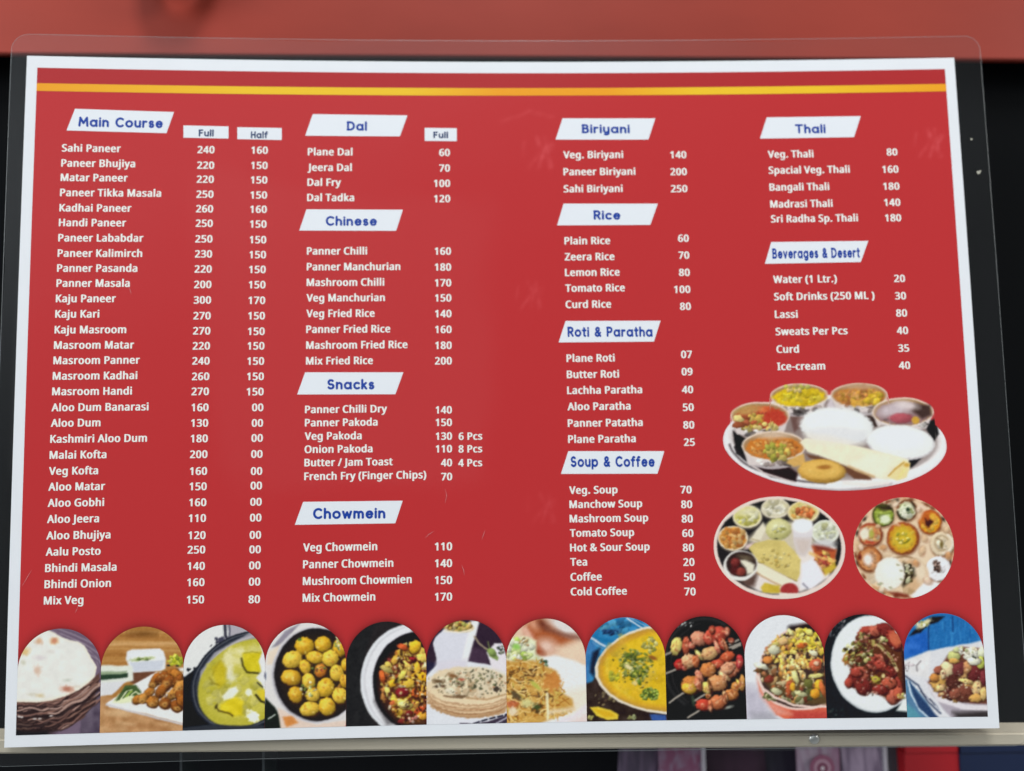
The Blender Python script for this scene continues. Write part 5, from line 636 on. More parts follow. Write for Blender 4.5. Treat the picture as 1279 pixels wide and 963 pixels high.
 'T': '1145|311,-110 370,-130 430,-120 474,-90 506,-30 510,850 519,870 790,874 850,906 886,970 886,1030 854,1090 810,1120 750,1130 -10,1130 -70,1110 -120,1050 -130,990 -120,950 -94,910 -50,880 -10,870 250,870 250,-10 270,-70',
 'v': '925|201,-110 250,-128 310,-124 364,-90 390,-50 666,650 660,730 634,770 590,800 510,806 470,790 430,750 270,352 120,730 90,774 30,806 -30,806 -90,774 -120,730 -130,690 -120,630 150,-50',
 'g': '1045|233,-409 350,-429 430,-426 530,-402 610,-364 681,-309 743,-229 771,-169 790,-69 790,691 769,751 710,800 630,806 590,790 550,753 450,794 350,808 190,786 90,740 3,671 -71,571 -110,475 -130,331 -112,211 -71,111 10,3 90,-60 150,-89 83,-129 50,-169 37,-209 41,-269 90,-336|290,-153 249,-129 270,-123 350,-128 490,-98 509,-109 470,-143 410,-165 350,-168|250,151 191,191 152,251 132,331 144,411 190,488 230,520 330,549 390,538 467,491 508,431 528,351 516,271 470,192 410,151 330,131',
 '&': '1105|164,-110 290,-129 390,-118 470,-88 550,-32 630,-110 710,-130 790,-93 826,-30 820,50 713,190 711,210 806,370 806,430 790,470 730,520 670,530 590,494 530,412 483,470 570,550 646,710 660,810 640,910 595,990 530,1054 450,1098 370,1117 270,1115 156,1070 101,1030 51,970 8,870 2,770 34,630 98,530 4,450 -50,376 -88,250 -86,170 -63,90 -13,10 78,-70|230,144 179,190 172,230 193,270 270,320 377,190 373,170 350,144 310,133|310,681 277,730 263,810 290,847 350,855 388,830 397,790 359,710',
 'H': '1005|-69,-110 -30,-126 30,-126 90,-94 120,-50 130,-10 137,390 490,390 490,-10 510,-69 550,-110 610,-130 670,-120 730,-70 750,10 750,1010 730,1070 690,1110 650,1126 590,1126 530,1094 500,1050 490,1010 490,661 470,650 150,650 130,670 130,1010 110,1070 70,1110 10,1130 -50,1120 -110,1070 -130,990 -130,-10 -110,-70',
 'F': '885|-69,-110 -30,-126 30,-126 90,-94 120,-50 130,-10 138,390 450,394 510,426 540,470 550,510 540,570 514,610 470,640 430,650 150,650 130,670 130,850 135,870 510,870 570,890 620,950 630,1010 610,1070 550,1120 490,1130 -50,1130 -110,1110 -160,1050 -166,970 -130,890 -130,-10 -110,-70',
}
XS = 0.93

# ------------------------------------------------------------------ glyph outlines (thousandths of an em / of a cap height)
def decode(s):
    f = s.split('|'); return float(f[0]) / 1000, [[tuple(float(v) / 1000 for v in q.split(',')) for q in l.split()] for l in f[1:]]
GB = {k: decode(v) for k, v in BODY.items()}; GH = {k: decode(v) for k, v in HEAD.items()}
GCACHE = {}
def glyph_tris(font, ch):
    key = (id(font), ch)
    if key in GCACHE: return GCACHE[key]
    cu = bpy.data.curves.new('glyph', 'CURVE'); cu.dimensions = '2D'; cu.fill_mode = 'FRONT'
    for lp in font[ch][1]:
        sp = cu.splines.new('POLY'); sp.points.add(len(lp) - 1); sp.use_cyclic_u = True
        for p, (x, y) in zip(sp.points, lp): p.co = (x, y, 0, 1)
    o = bpy.data.objects.new('glyph', cu); me = bpy.data.meshes.new_from_object(o)
    V = np.array([v.co[:2] for v in me.vertices]).reshape(-1, 2); F = [tuple(p.vertices) for p in me.polygons]
    bpy.data.objects.remove(o); bpy.data.curves.remove(cu); bpy.data.meshes.remove(me)
    GCACHE[key] = (V, F); return V, F
def layout(font, text, space, track=0.0):
    VV, FF, x, n = [], [], 0.0, 0; hi = 0
    for ch in text:
        if ch == ' ': x += space; continue
        V, F = glyph_tris(font, ch); VV.append(V + np.array([x, 0])); FF += [tuple(i + n for i in f) for f in F]; n += len(V); x += font[ch][0] + track
    V = np.concatenate(VV); V[:, 0] -= V[:, 0].min(); return V, FF
def place_text(name, font, text, p0, p1, cap_mm, m, off, parent, space, cap, xscale=None, align='l', track=0.0, label=None):
    """p0, p1: trace points of the baseline's two ends (or only p0 / only p1 with a fixed x scale)"""
    V, F = layout(font, text, space, track); wd = V[:, 0].max(); s = cap_mm / cap
    if p0 is not None and p1 is not None:
        u0, v0 = inv(*p0); u1, v1 = inv(*p1); kx = (u1 - u0) / wd; U = u0 + V[:, 0] * kx; W = v0 + (v1 - v0) * V[:, 0] / wd + V[:, 1] * s
    else:
        kx = s * xscale
        if p0 is not None: u0, v0 = inv(*p0); U = u0 + V[:, 0] * kx; W = v0 + V[:, 1] * s
        else: u1, v1 = inv(*p1); U = u1 - (wd - V[:, 0]) * kx; W = v1 + V[:, 1] * s
    o = mesh(name, surf(U, W, off), F, m, parent)
    if label: o['label'] = label
    return o

# ------------------------------------------------------------------ the menu card
card = bpy.data.objects.new('menu_card', None); col.objects.link(card)
tag(card, 'large laminated red menu card with lists of dishes over a row of food photographs', 'menu card')
def outline_fill(name, pts_uv, off, m, parent, nu=80, thick=0.0):       # quad with corners TL TR BR BL laid on the bent sheet
    (a, b, c, d) = [np.array(q, float) for q in pts_uv]; t = np.linspace(0, 1, nu)[None, :, None]; ss = np.linspace(0, 1, max(2, nu // 6))[:, None, None]
    top = a + (b - a) * t; bot = d + (c - d) * t; G = bot + (top - bot) * ss
    return grid_mesh(name, surf(G[..., 0], G[..., 1], off), m, parent)
def plate(name, pts, off, m, parent):
    u, v = inv([p[0] for p in pts], [p[1] for p in pts]); return outline_fill(name, list(zip(u, v)), off, m, parent, 14)
# paper: a thin solid sheet
NU, NV = 90, 60
U, V = np.meshgrid(np.linspace(-210, 210, NU), np.linspace(-148.5, 148.5, NV))
Fv = surf(U, V, 0.0).reshape(-1, 3); Bv = surf(U, V, -0.25).reshape(-1, 3); n0 = len(Fv); fc = []
for j in range(NV - 1):
    for i in range(NU - 1):
        a = j * NU + i; fc.append((a, a + 1, a + NU + 1, a + NU)); fc.append((n0 + a, n0 + a + NU, n0 + a + NU + 1, n0 + a + 1))
ring = [i for i in range(NU)] + [j * NU + NU - 1 for j in range(1, NV)] + [(NV - 1) * NU + i for i in range(NU - 2, -1, -1)] + [j * NU for j in range(NV - 2, 0, -1)]
for a, b in zip(ring, ring[1:] + ring[:1]): fc.append((b, a, n0 + a, n0 + b))
ps = mesh('paper_sheet', np.concatenate([Fv, Bv]), fc, M_PAPER, card)
bm_ = ps.data; bm_.polygons.foreach_set('use_smooth', [False] * len(bm_.polygons))
# printed red field; arches of the pictures cast a printed soft shadow into it
fx = inv([52.5, 1181.5, 1232.7, 19.2, 27, 1198], [82.5, 88.2, 898, 915.5, 500, 500])
UL, UR = float(np.mean([fx[0][0], fx[0][3], fx[0][4]])), float(np.mean([fx[0][1], fx[0][2]])); VT = float(np.mean(fx[1][:2])); VB = float(np.mean(fx[1][2:4]))
CW = (UR - UL) / 12; AR = CW * .5
ax_, ay_ = inv([178, 383, 678, 780, 1083], [781, 777, 773, 771, 769.5]); ATOP = float(np.mean(ay_)); VSP = ATOP - AR
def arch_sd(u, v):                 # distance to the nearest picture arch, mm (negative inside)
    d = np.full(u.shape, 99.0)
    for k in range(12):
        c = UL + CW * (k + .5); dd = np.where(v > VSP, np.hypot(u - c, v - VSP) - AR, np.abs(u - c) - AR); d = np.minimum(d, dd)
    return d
GX, GY = 620, 430
U, V = np.meshgrid(np.linspace(UL, UR, GX), np.linspace(VB, VT, GY)); X, Y = fwd(U, V)
RED = alb((184, 51, 55)); C = np.zeros(U.shape + (3,)) + RED
rs = np.random.RandomState(3)
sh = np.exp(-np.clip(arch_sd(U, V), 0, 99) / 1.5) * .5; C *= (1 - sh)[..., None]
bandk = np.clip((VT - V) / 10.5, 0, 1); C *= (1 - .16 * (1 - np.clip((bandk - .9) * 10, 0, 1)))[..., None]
def faint(pts, wd, amt):           # faint paler strokes blended into the red
    global C
    for (ax, ay), (bx, by) in zip(pts, pts[1:]):
        L = (bx - ax) ** 2 + (by - ay) ** 2 + 1e-9; t = np.clip(((X - ax) * (bx - ax) + (Y - ay) * (by - ay)) / L, 0, 1)
        d = np.hypot(X - ax - t * (bx - ax), Y - ay - t * (by - ay)); m = 1 / (1 + np.exp(np.clip((d - wd * .5) / .9, -30, 30))) * amt * (.65 + .35 * np.sin(X * .35 + Y * .21))
        C = C * (1 - m[..., None]) + alb((226, 104, 112)) * m[..., None]
def motif(cx, cy, s, a):
    for q, wd in (([(-10, -18), (-6, -10), (-3, -3)], 5), ([(1, -18), (2, -6), (-3, 6), (-6, 19)], 4.5), ([(8, -10), (5, 0), (6, 10)], 3.5), ([(-8, 2), (-12, 9), (-17, 14)], 4), ([(4, 8), (8, 18)], 7), ([(-25, -12), (-27, 4)], 3), ([(12, -9), (9, -2)], 3), ([(-18, 17), (-20, 20)], 4)):
        faint([(cx + x * s, cy + y * s) for x, y in q], wd * s, a)
motif(680, 190, 1.0, .19); motif(668, 368, .85, .11); motif(684, 634, .95, .09); motif(1167, 178, .9, .2)
faint([(624, 152), (645, 146), (662, 139), (690, 146)], 4, .13)
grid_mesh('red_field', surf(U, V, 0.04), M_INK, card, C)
su, sv = inv([53, 650, 1182, 53, 650, 1182], [101.4, 111, 106.6, 111, 120.6, 115.4])
outline_fill('yellow_stripe', [(UL, sv[:3].mean()), (UR, sv[:3].mean()), (UR, sv[3:].mean()), (UL, sv[3:].mean())], 0.08, M_STRIPE, card)

# pictures along the foot
def column_pic(name, pic, us, lo, hi, rows, off, label):
    U = np.repeat(us[None, :], rows, 0); t = np.linspace(0, 1, rows)[:, None]; V = lo[None] + (hi - lo)[None] * t
    x, y = fwd(U, V); c = pic.sample(x, y); o = grid_mesh(name, surf(U, V, off), M_INK, card, alb(c)); o['label'] = label; return o
pics = [(pic_bread, 'printed photo of flatbread in a wicker basket'), (pic_rolls, 'printed photo of fried rolls on a white plate with dips'), (pic_korma, 'printed photo of yellow curry in a black pot'),
        (pic_potatoes, 'printed photo of round golden potatoes in a dark bowl'), (pic_stirfry, 'printed photo of mixed vegetables in a white rimmed bowl'), (pic_paratha, 'printed photo of a stack of speckled flatbreads'),
        (pic_noodles, 'printed photo of fried noodles on a white plate'), (pic_dal, 'printed photo of yellow lentil dish on blue cloth'), (pic_skewers, 'printed photo of skewers on a black grill'),
        (pic_rice, 'printed photo of fried rice in an orange bowl'), (pic_chilli, 'printed photo of red sticky pieces on a white plate'), (pic_bowl, 'printed photo of a white bowl on blue boards')]
for k, (f, lb) in enumerate(pics):
    pc = f().finish(); th = np.linspace(math.pi, 0, 110); c = UL + CW * (k + .5); us = c + (AR - .03) * np.cos(th)
    column_pic('food_photo', pc, us, np.full(110, VB), VSP + (AR - .03) * np.sin(th), 150, 0.08, lb)
def platter_pic(f, parts, n, rows, lb):                                # outline = union of ellipses given on the sheet trace
    pc = f().finish(); xs = []
    us0 = inv([min(e[0] - e[2] for e in parts)], [parts[0][1]])[0][0]; us1 = inv([max(e[0] + e[2] for e in parts)], [parts[0][1]])[0][0]
    th = np.linspace(math.pi, 0, n); us = (us0 + us1) / 2 + (us1 - us0) / 2 * np.cos(th) * .999
    lo = np.full(n, 1e9); hi = np.full(n, -1e9)
    for cx, cy, rx, ry, g in parts:
        t = np.radians(np.arange(0, 361, 2)); ex = rx * np.cos(t); ey = ry * np.sin(t); a = math.radians(g)
        eu, ev = inv(cx + ex * math.cos(a) - ey * math.sin(a), cy + ex * math.sin(a) + ey * math.cos(a))
        m0 = (us >= eu.min()) & (us <= eu.max()); i0, i1 = eu.argmin(), eu.argmax()
        q = np.roll(np.arange(len(eu) - 1), -i0 if i0 < len(eu) - 1 else 0); e1 = eu[:-1][q]; e2 = ev[:-1][q]; j = e1.argmax()
        A = (np.append(e1[:j + 1], []), e2[:j + 1]); B = (np.append(e1[j:], e1[0])[::-1], np.append(e2[j:], e2[0])[::-1])
        ya = np.interp(us, *A); yb = np.interp(us, *B); lo = np.where(m0, np.minimum(lo, np.minimum(ya, yb)), lo); hi = np.where(m0, np.maximum(hi, np.maximum(ya, yb)), hi)
    bad = lo > hi; mid = inv([parts[0][0]], [parts[0][1]])[1][0]; lo[bad] = mid; hi[bad] = mid + .01
    return column_pic('platter_photo', pc, us, lo, hi, rows, 0.08, lb)
def te(o, s, *L): return [(o[0] + x / s, o[1] + y / s, a / s, b / s, g) for x, y, a, b, g in L]
platter_pic(pic_thali, te((890, 460), TA, (630, 385, 577, 245, 2), (445, 140, 150, 64, 0), (755, 138, 150, 64, 0), (245, 245, 156, 76, 0), (980, 225, 162, 78, 0), (600, 150, 60, 40, 0)), 300, 130, 'printed photo of a wide steel tray with six bowls, rice and rolled bread')
platter_pic(pic_platter, te((880, 610), TB, (600, 476, 529, 411, 4)), 180, 130, 'printed photo of an oval platter with small bowls')
platter_pic(pic_round, te((1050, 610), TB, (505, 478, 404, 406, 0)), 150, 130, 'printed photo of a round tray crowded with bowls')

# headings
heads = [('Main Course', (93.8,136),(217.4,140),(208,166.4),(83.2,163), (98,156.6),(203.5,158.6), 11.2), ('Dal', (390.7,142.6),(508.9,144.2),(499.5,170.4),(381.3,169.5), (432.8,161.6),(458.4,161.9), 10.6),
 ('Chinese', (382.8,261.5),(503.2,262),(494.8,288.3),(373.8,288), (406.9,280.4),(470.9,280.6), 10.8), ('Snacks', (381.1,465),(503.8,465),(493.9,492.4),(371.2,492.7), (409,484.8),(467.6,484.8), 11.2),
 ('Chowmein', (378.7,626.8),(503,625.4),(493.7,653.6),(368.3,655.5), (391,646.6),(481.4,645.8), 11.6), ('Biriyani', (702.6,147.9),(818.5,147.9),(809.8,174.4),(693.9,174.4), (726.3,165),(786.6,165.2), 10.4),
 ('Rice', (703.9,254.4),(821.6,254.4),(812.2,280.9),(695.8,281.5), (741,273),(775,273), 10.6), ('Roti & Paratha', (706.4,400.9),(825,400.6),(816.7,426.7),(697.7,427.7), (708.6,419.2),(815.2,419), 11.2),
 ('Soup & Coffee', (709.8,563.5),(829.7,563.5),(821.2,591.6),(700.6,591.9), (713,581.6),(817.8,581.4), 11.6), ('Thali', (957.6,146.7),(1075,145.1),(1066.6,171.3),(949.2,173.2), (993,165.2),(1031.2,165), 10.6),
 ('Beverages & Desert', (963.2,302.4),(1084.4,300.9),(1075,327.3),(955.4,329.5), (964.5,321.6),(1074.2,320.2), 11.6)]
for t, a, b, c, d, p0, p1, cp in heads:
    h = plate('heading_plate', (a, b, c, d), 0.08, M_PLATE, card); h['label'] = 'white slanted plate reading ' + t
    place_text('heading_lettering', GH, t, (p0[0], p0[1] + .4), (p1[0], p1[1] + .4), cp * .385, M_NAVY, 0.12, h, .62, 1.176)
for t, q, p0, p1, cp in (('Full', ((229.2,156.7),(285.5,158),(285.5,173.2),(229.2,172)), (248,169.6),(267,169.8), 8.6), ('Half', ((296.5,158.9),(352,160),(352,175),(296.5,173.8)), (313.4,172),(334.6,172), 8.6), ('Full', ((530.5,159.8),(570.5,160.2),(570.5,176.4),(530.5,176)), (541,172),(559.6,172), 8.2)):
    h = plate('column_tag', q, 0.08, M_PLATE, card); h['label'] = 'small white tag reading ' + t
    place_text('tag_lettering', GH, t, p0, p1, cp * .352, M_SLATE, 0.12, h, .5, 1.176)

# lists: names on the left, prices on the right of each column
CAPB = .5875; SP = .235
def names(items, xl, xk, cap, xs):           # items: (text, baseline y); left edge runs from xl
    for k, (t, y) in enumerate(items):
        x = xl[0] + (xl[1] - xl[0]) * (y - items[0][1]) / max(1, items[-1][1] - items[0][1])
        place_text('dish_name', GB, t, (x, y), None, cap * .352, M_TEXT, 0.08, card, SP, CAPB, xs, label='white printed words ' + t)
def prices(items, xr, cap, xs):
    for t, y in items:
        x = xr[0] + (xr[1] - xr[0]) * (y - items[0][1]) / max(1, items[-1][1] - items[0][1])
        place_text('price', GB, t, None, (x, y), cap * .352, M_TEXT, 0.08, card, SP, CAPB, xs, label='white printed price ' + t)
N1 = ['Sahi Paneer','Paneer Bhujiya','Matar Paneer','Paneer Tikka Masala','Kadhai Paneer','Handi Paneer','Paneer Lababdar','Paneer Kalimirch','Panner Pasanda','Panner Masala','Kaju Paneer','Kaju Kari','Kaju Masroom','Masroom Matar','Masroom Panner','Masroom Kadhai','Masroom Handi','Aloo Dum Banarasi','Aloo Dum','Kashmiri Aloo Dum','Malai Kofta','Veg Kofta','Aloo Matar','Aloo Gobhi','Aloo Jeera','Aloo Bhujiya','Aalu Posto','Bhindi Masala','Bhindi Onion','Mix Veg']
Y1 = [189.2,208,226,244.9,264,282.4,301.5,320.7,339.4,358.2,377.4,396.7,416.4,435.7,454.8,474.2,493.6,513.6,533,553,573,593,612.8,633,653.2,673.7,694,714.4,734.6,755]
F1 = '240 220 220 250 260 250 250 230 220 200 300 270 270 220 240 260 270 160 130 180 200 160 150 160 110 120 250 140 160 150'.split()
H1 = '160 150 150 150 160 150 150 150 150 150 170 150 150 150 150 150 150 00 00 00 00 00 00 00 00 00 00 00 00 80'.split()
YF = [191.4,210.8,228.3,247,265.2,283.3,302.8,321.6,340.4,359.7,379.1,398.8,417.6,436.4,455.1,474.5,493.3,513.3,532.7,552.1,571.8,592.8,611.9,631.9,651.6,672.9,691,711.4,731.7,753.3]
YH = [192,211,229.2,248,265.8,284.3,303.8,322.5,341,360,379.5,398.8,418.2,436.4,455.4,474.5,493.6,513.3,532.7,551.5,571.5,592.8,611,631.3,651,672.6,690.7,710.7,731,753]
names(list(zip(N1, Y1)), (77.2, 54.7), 0, 9.4, .915); prices(list(zip(F1, YF)), (268, 255), 9.2, XS); prices(list(zip(H1, YH)), (334.6, 324.8), 9.2, XS)
names([('Plane Dal',193.9),('Jeera Dal',213.4),('Dal Fry',232),('Dal Tadka',251.1)], (384.4, 383.6), 0, 9.4, XS); prices([('60',194.8),('70',214.2),('100',233.3),('120',252.4)], (562, 562.4), 9.2, XS)
C2 = [('Panner Chilli',318),('Panner Manchurian',337.6),('Mashroom Chilli',357.2),('Veg Manchurian',376.5),('Veg Fried Rice',396.1),('Panner Fried Rice',415.8),('Mashroom Fried Rice',435.7),('Mix Fried Rice',455.3)]
names(C2, (383.3, 382.2), 0, 9.4, .908); prices([('160',318),('180',337.9),('170',357.5),('150',376.4),('140',396.1),('160',415.8),('180',435.7),('200',455)], (563.4, 564.4), 9.2, XS)
names([('Panner Chilli Dry',516),('Panner Pakoda',532.5),('Veg Pakoda',549.3),('Onion Pakoda',565.8),('Butter / Jam Toast',582.4),('French Fry (Finger Chips)',599.5)], (381, 380), 0, 9.2, XS)
prices([('140',516.2),('150',531.8),('130',549),('110',564.8),('40',582.2),('70',599.6)], (564.5, 564.8), 9.0, XS); prices([('6 Pcs',549),('8 Pcs',564.8),('4 Pcs',582.2)], (602.5, 602.4), 9.0, XS)
names([('Veg Chowmein',688.6),('Panner Chowmein',709.7),('Mushroom Chowmien',730.7),('Mix Chowmein',751.6)], (378.7, 378), 0, 9.6, .90); prices([('110',687),('140',708),('150',729),('170',749.8)], (564.8, 564.8), 9.4, XS)
names([('Veg. Biriyani',197.7),('Paneer Biriyani',218.9),('Sahi Biriyani',240.2)], (703.6, 704), 0, 9.4, XS); prices([('140',197.4),('200',218.6),('250',239.8)], (857.3, 858.6), 9.2, XS)
names([('Plain Rice',305.2),('Zeera Rice',325.2),('Lemon Rice',344.8),('Tomato Rice',364.4),('Curd Rice',384.7)], (705, 706.4), 0, 9.4, XS); prices([('60',301.8),('70',323),('80',344.5),('100',365.7),('80',386.9)], (860.4, 863), 9.2, XS)
names([('Plane Roti',452),('Butter Roti',472.2),('Lachha Paratha',492.1),('Aloo Paratha',512.4),('Panner Patatha',533.1),('Plane Paratha',553.2)], (707.6, 709.6), 0, 9.4, XS); prices([('07',447),('09',468.5),('40',490.9),('50',513),('80',535.1),('25',556.6)], (864.4, 868), 9.2, XS)
names([('Veg. Soup',616.8),('Manchow Soup',634.5),('Mashroom Soup',652.4),('Tomato Soup',670.4),('Hot & Sour Soup',688.6),('Tea',706.5),('Coffee',725.2),('Cold Coffee',743.6)], (711, 712.8), 0, 9.2, XS); prices([('70',616),('80',634.3),('80',652.4),('60',670.4),('80',688.3),('20',706.5),('50',725),('70',743.4)], (864, 869), 9.2, XS)
names([('Veg. Thali',197.1),('Spacial Veg. Thali',217),('Bangali Thali',238.2),('Madrasi Thali',259.3),('Sri Radha Sp. Thali',277.8)], (959.2, 963), 0, 9.4, .91); prices([('80',194),('160',215.5),('180',236.7),('140',256.9),('180',276.2)], (1121, 1125.8), 9.2, XS)
names([('Water (1 Ltr.)',353.5),('Soft Drinks (250 ML )',375),('Lassi',397.1),('Sweats Per Pcs',418.6),('Curd',440.7),('Ice-cream',462.2)], (965.8, 970.8), 0, 9.4, XS); prices([('20',352),('30',373.7),('80',395.2),('40',417),('35',439.1),('40',460.6)], (1130.5, 1137), 9.2, XS)

# laminating film: clear pouch, front and back skins welded round the sheet, rounded corners
FL, FR, FT, FBm, RC_ = -216.5, 222.3, 158.3, -156.3, 7.0
def film_edge(n=10):
    P = []
    for cx, cy, a0 in ((FR - RC_, FT - RC_, 90), (FR - RC_, FBm + RC_, 0), (FL + RC_, FBm + RC_, -90), (FL + RC_, FT - RC_, 180)):
        for i in range(n + 1): a = math.radians(a0 - 90 * i / n); P.append((cx + RC_ * math.cos(a), cy + RC_ * math.sin(a)))
    return P
def film_skin(name, off):
    nx, ny = 120, 84; t = np.linspace(FL, FR, nx)
    def lim(x):
        e = np.clip(np.maximum(FL + RC_ - x, x - (FR - RC_)), 0, RC_); return RC_ - np.sqrt(np.maximum(RC_**2 - e**2, 0))
    th = np.linspace(math.pi, 0, nx); xx = np.where(np.abs(np.cos(th)) > .0, (FL + FR) / 2 + (FR - FL) / 2 * np.cos(th), 0); c = lim(xx)
    U = np.repeat(xx[None], ny, 0); s = np.linspace(0, 1, ny)[:, None]; V = (FBm + c)[None] + ((FT - c) - (FBm + c))[None] * s
    V = V + (.35 * np.sin(U / 31 + 1) + .2 * np.sin(U / 11)) * np.abs(s * 2 - 1); U = U + (.3 * np.sin(V / 27) + .15 * np.sin(V / 9 + 2)) * np.abs(np.cos(th))[None] ** 4
    e = np.minimum(np.minimum(U + 210, 210 - U), np.minimum(V + 148.5, 148.5 - V)); lift = off(np.clip(e, -2.0, 0.5))
    return grid_mesh(name, surf(U, V, lift), M_FILM, card)
film_skin('film_front', lambda e: .12 + .16 * np.clip((e + 2) / 2.5, 0, 1))
film_skin('film_back', lambda e: .04 - .42 * np.clip((e + 2) / 2.5, 0, 1))
E_ = [(x + (.3 * math.sin(y / 27) + .15 * math.sin(y / 9 + 2)), y + (.35 * math.sin(x / 31 + 1) + .2 * math.sin(x / 11))) for x, y in film_edge()]
E2 = []
for (xa, ya), (xb, yb) in zip(E_, E_[1:] + E_[:1]):
    k_ = max(1, int(math.hypot(xb - xa, yb - ya) / 4)); E2 += [(xa + (xb - xa) * i / k_, ya + (yb - ya) * i / k_) for i in range(k_)]
E_ = E2; n = len(E_); vs = []; fs = []
for (x, y) in E_: vs.append(surf(x, y, .16)); 
for k, (x, y) in enumerate(E_):
    cx, cy = np.clip(x, FL + RC_, FR - RC_), np.clip(y, FBm + RC_, FT - RC_); d = np.array([x - cx, y - cy]); d = d / (np.hypot(*d) + 1e-9); vs.append(surf(x - d[0] * .16, y - d[1] * .16, .2))
for (x, y) in E_: vs.append(surf(x, y, .0))
for k in range(n): a, b = k, (k + 1) % n; fs.append((a, b, n + b, n + a)); fs.append((a, 2 * n + a, 2 * n + b, b))
mesh('film_cut_edge', vs, fs, M_FILMEDGE, card)
# fine scratches in the film
M_SCR = mat('scratch_in_film', (.62, .36, .36), .6, .2)
def scratch(pts, wd):
    u, v = inv([p[0] for p in pts], [p[1] for p in pts]); vs = []; fs = []; m = len(pts)
    for i in range(m):
        d = np.array([u[min(i+1, m-1)] - u[max(i-1, 0)], v[min(i+1, m-1)] - v[max(i-1, 0)]]); d /= np.hypot(*d); w_ = wd * (.25 if i in (0, m-1) else 1); q = np.array([-d[1], d[0]]) * w_ / 2
        vs += [surf(u[i] + q[0], v[i] + q[1], .3), surf(u[i] - q[0], v[i] - q[1], .3)]
    for i in range(m - 1): fs.append((2*i, 2*i+1, 2*i+3, 2*i+2))
    mesh('scratch', vs, fs, M_SCR, card)
for q in ([(161,358),(163,363),(164.5,368)], [(40,712),(35,720),(28,732)], [(98,757),(96,762),(94,765)], [(531,672),(536,667),(543,663)], [(556,611),(558,619),(556,628)], [(602,674),(604,667),(606,662)], [(577,706),(579,711),(580,718)]): scratch(q, .12)
# dust specks caught in the right margin
M_SPK = mat('dust_speck', (.42, .41, .33), .5, .5)
for x, y, r in ((1213, 174, .5), (1221.5, 216, .8), (1224, 214, .45)):
    u, v = inv(x, y); bm = bmesh.new(); bmesh.ops.create_icosphere(bm, subdivisions=2, radius=r * MM)
    for q in bm.verts: q.co.y *= .2; q.co *= 1 + .3 * math.sin(q.co.x * 9000 + q.co.z * 7000)
    P = surf(u, v, .32) * MM; bmesh.ops.translate(bm, verts=bm.verts, vec=P); me = bpy.data.meshes.new('dust_speck'); bm.to_mesh(me); bm.free(); link('dust_speck', me, M_SPK, card)

# ------------------------------------------------------------------ what stands behind the card
M_REDPANEL = mat('red_painted_board', (.33, .045, .028), .42, .2, noise=(3.5, .22, (1, 1, 2.5)), bump=.02)  # broad noise in the colour stands in for uneven light across the board
M_BLACK = mat('black_board', (.004, .0045, .005), .85, .04)
M_DARKCASE = mat('dark_recess', (.008, .009, .012), .7, .2)
M_RAIL = mat('brushed_grey_rail', (.52, .46, .355), .5, .3, .0, noise=(30, .10, (.2, 1, 6)), bump=.03)
def slab(name, x0, x1, yl0, yl1, yr0, yr1, Y, th, m, bev=.6):          # a board whose top / bottom edges run slightly out of level
    A = [at_depth(x0, yl0, Y), at_depth(x1, yr0, Y), at_depth(x1, yr1, Y), at_depth(x0, yl1, Y)]
    bm = bmesh.new(); f = [bm.verts.new(Vector(a) * MM) for a in A]; b = [bm.verts.new((Vector(a) + Vector((0, th, 0))) * MM) for a in A]
    bm.faces.new(f[::-1]); bm.faces.new(b)
    for i in range(4): j = (i + 1) % 4; bm.faces.new((f[i], f[j], b[j], b[i]))
    bmesh.ops.recalc_face_normals(bm, faces=bm.faces)
    if bev: bmesh.ops.bevel(bm, geom=list(bm.edges), offset=bev * MM, segments=3, affect='EDGES')
    me = bpy.data.meshes.new(name); bm.to_mesh(me); bm.free(); return link(name, me, m)
rp_ = slab('red_board', -500, 1800, -700, 63.5, -700, 77.5, 34, 3.5, M_REDPANEL); tag(rp_, 'smooth red painted board across the top behind the menu card', 'board')
bb = slab('black_board', -700, 2000, -500, 930, -500, 920, 48, 6, M_BLACK); tag(bb, 'matt black board behind the laminated menu card', 'board')
rl = slab('grey_rail', -500, 1800, 926, 946, 912, 927.5, 3.5, 14, M_RAIL, .8); tag(rl, 'narrow brushed grey metal rail behind the foot of the menu card', 'rail')
# rivet on the rail
rv = at_depth(1017, 923, 3.6); bm = bmesh.new(); bmesh.ops.create_uvsphere(bm, u_segments=20, v_segments=12, radius=2.4 * MM)
for v in bm.verts: v.co.y *= .45; v.co.z *= .9
bmesh.ops.translate(bm, verts=bm.verts, vec=Vector(rv) * MM); me = bpy.data.meshes.new('rivet_head'); bm.to_mesh(me); bm.free()
M_RIV = mat('bright_rivet', (.7, .7, .66), .34, .5, 1.0); link('rivet_head', me, M_RIV, rl)
for p in me.polygons: p.use_smooth = True
# packets standing in the case under the rail
def pk_mat(name, base, dark, scale, kind):
    m = mat(name, base, .4, .4); n, l = m.node_tree.nodes, m.node_tree.links; t = n.new('ShaderNodeTexCoord'); mp = n.new('ShaderNodeMapping'); l.new(t.outputs['Object'], mp.inputs[0])
    x = n.new('ShaderNodeTexNoise'); x.inputs['Scale'].default_value = scale * 2.2; x.inputs['Detail'].default_value = 3; x.inputs['Distortion'].default_value = .8
    mp.inputs['Scale'].default_value = (1.6, 1, .28 if kind == 'bands' else .8)
    l.new(mp.outputs[0], x.inputs[0]); r = n.new('ShaderNodeValToRGB'); r.color_ramp.elements[0].color = (*base, 1); r.color_ramp.elements[1].color = (*dark, 1); r.color_ramp.elements[0].position = .4; r.color_ramp.elements[1].position = .6
    l.new(x.outputs['Fac'], r.inputs[0]); l.new(r.outputs[0], n['Principled BSDF'].inputs['Base Color']); return m
LILAC, PINK = (.42, .30, .40), (.30, .10, .19)
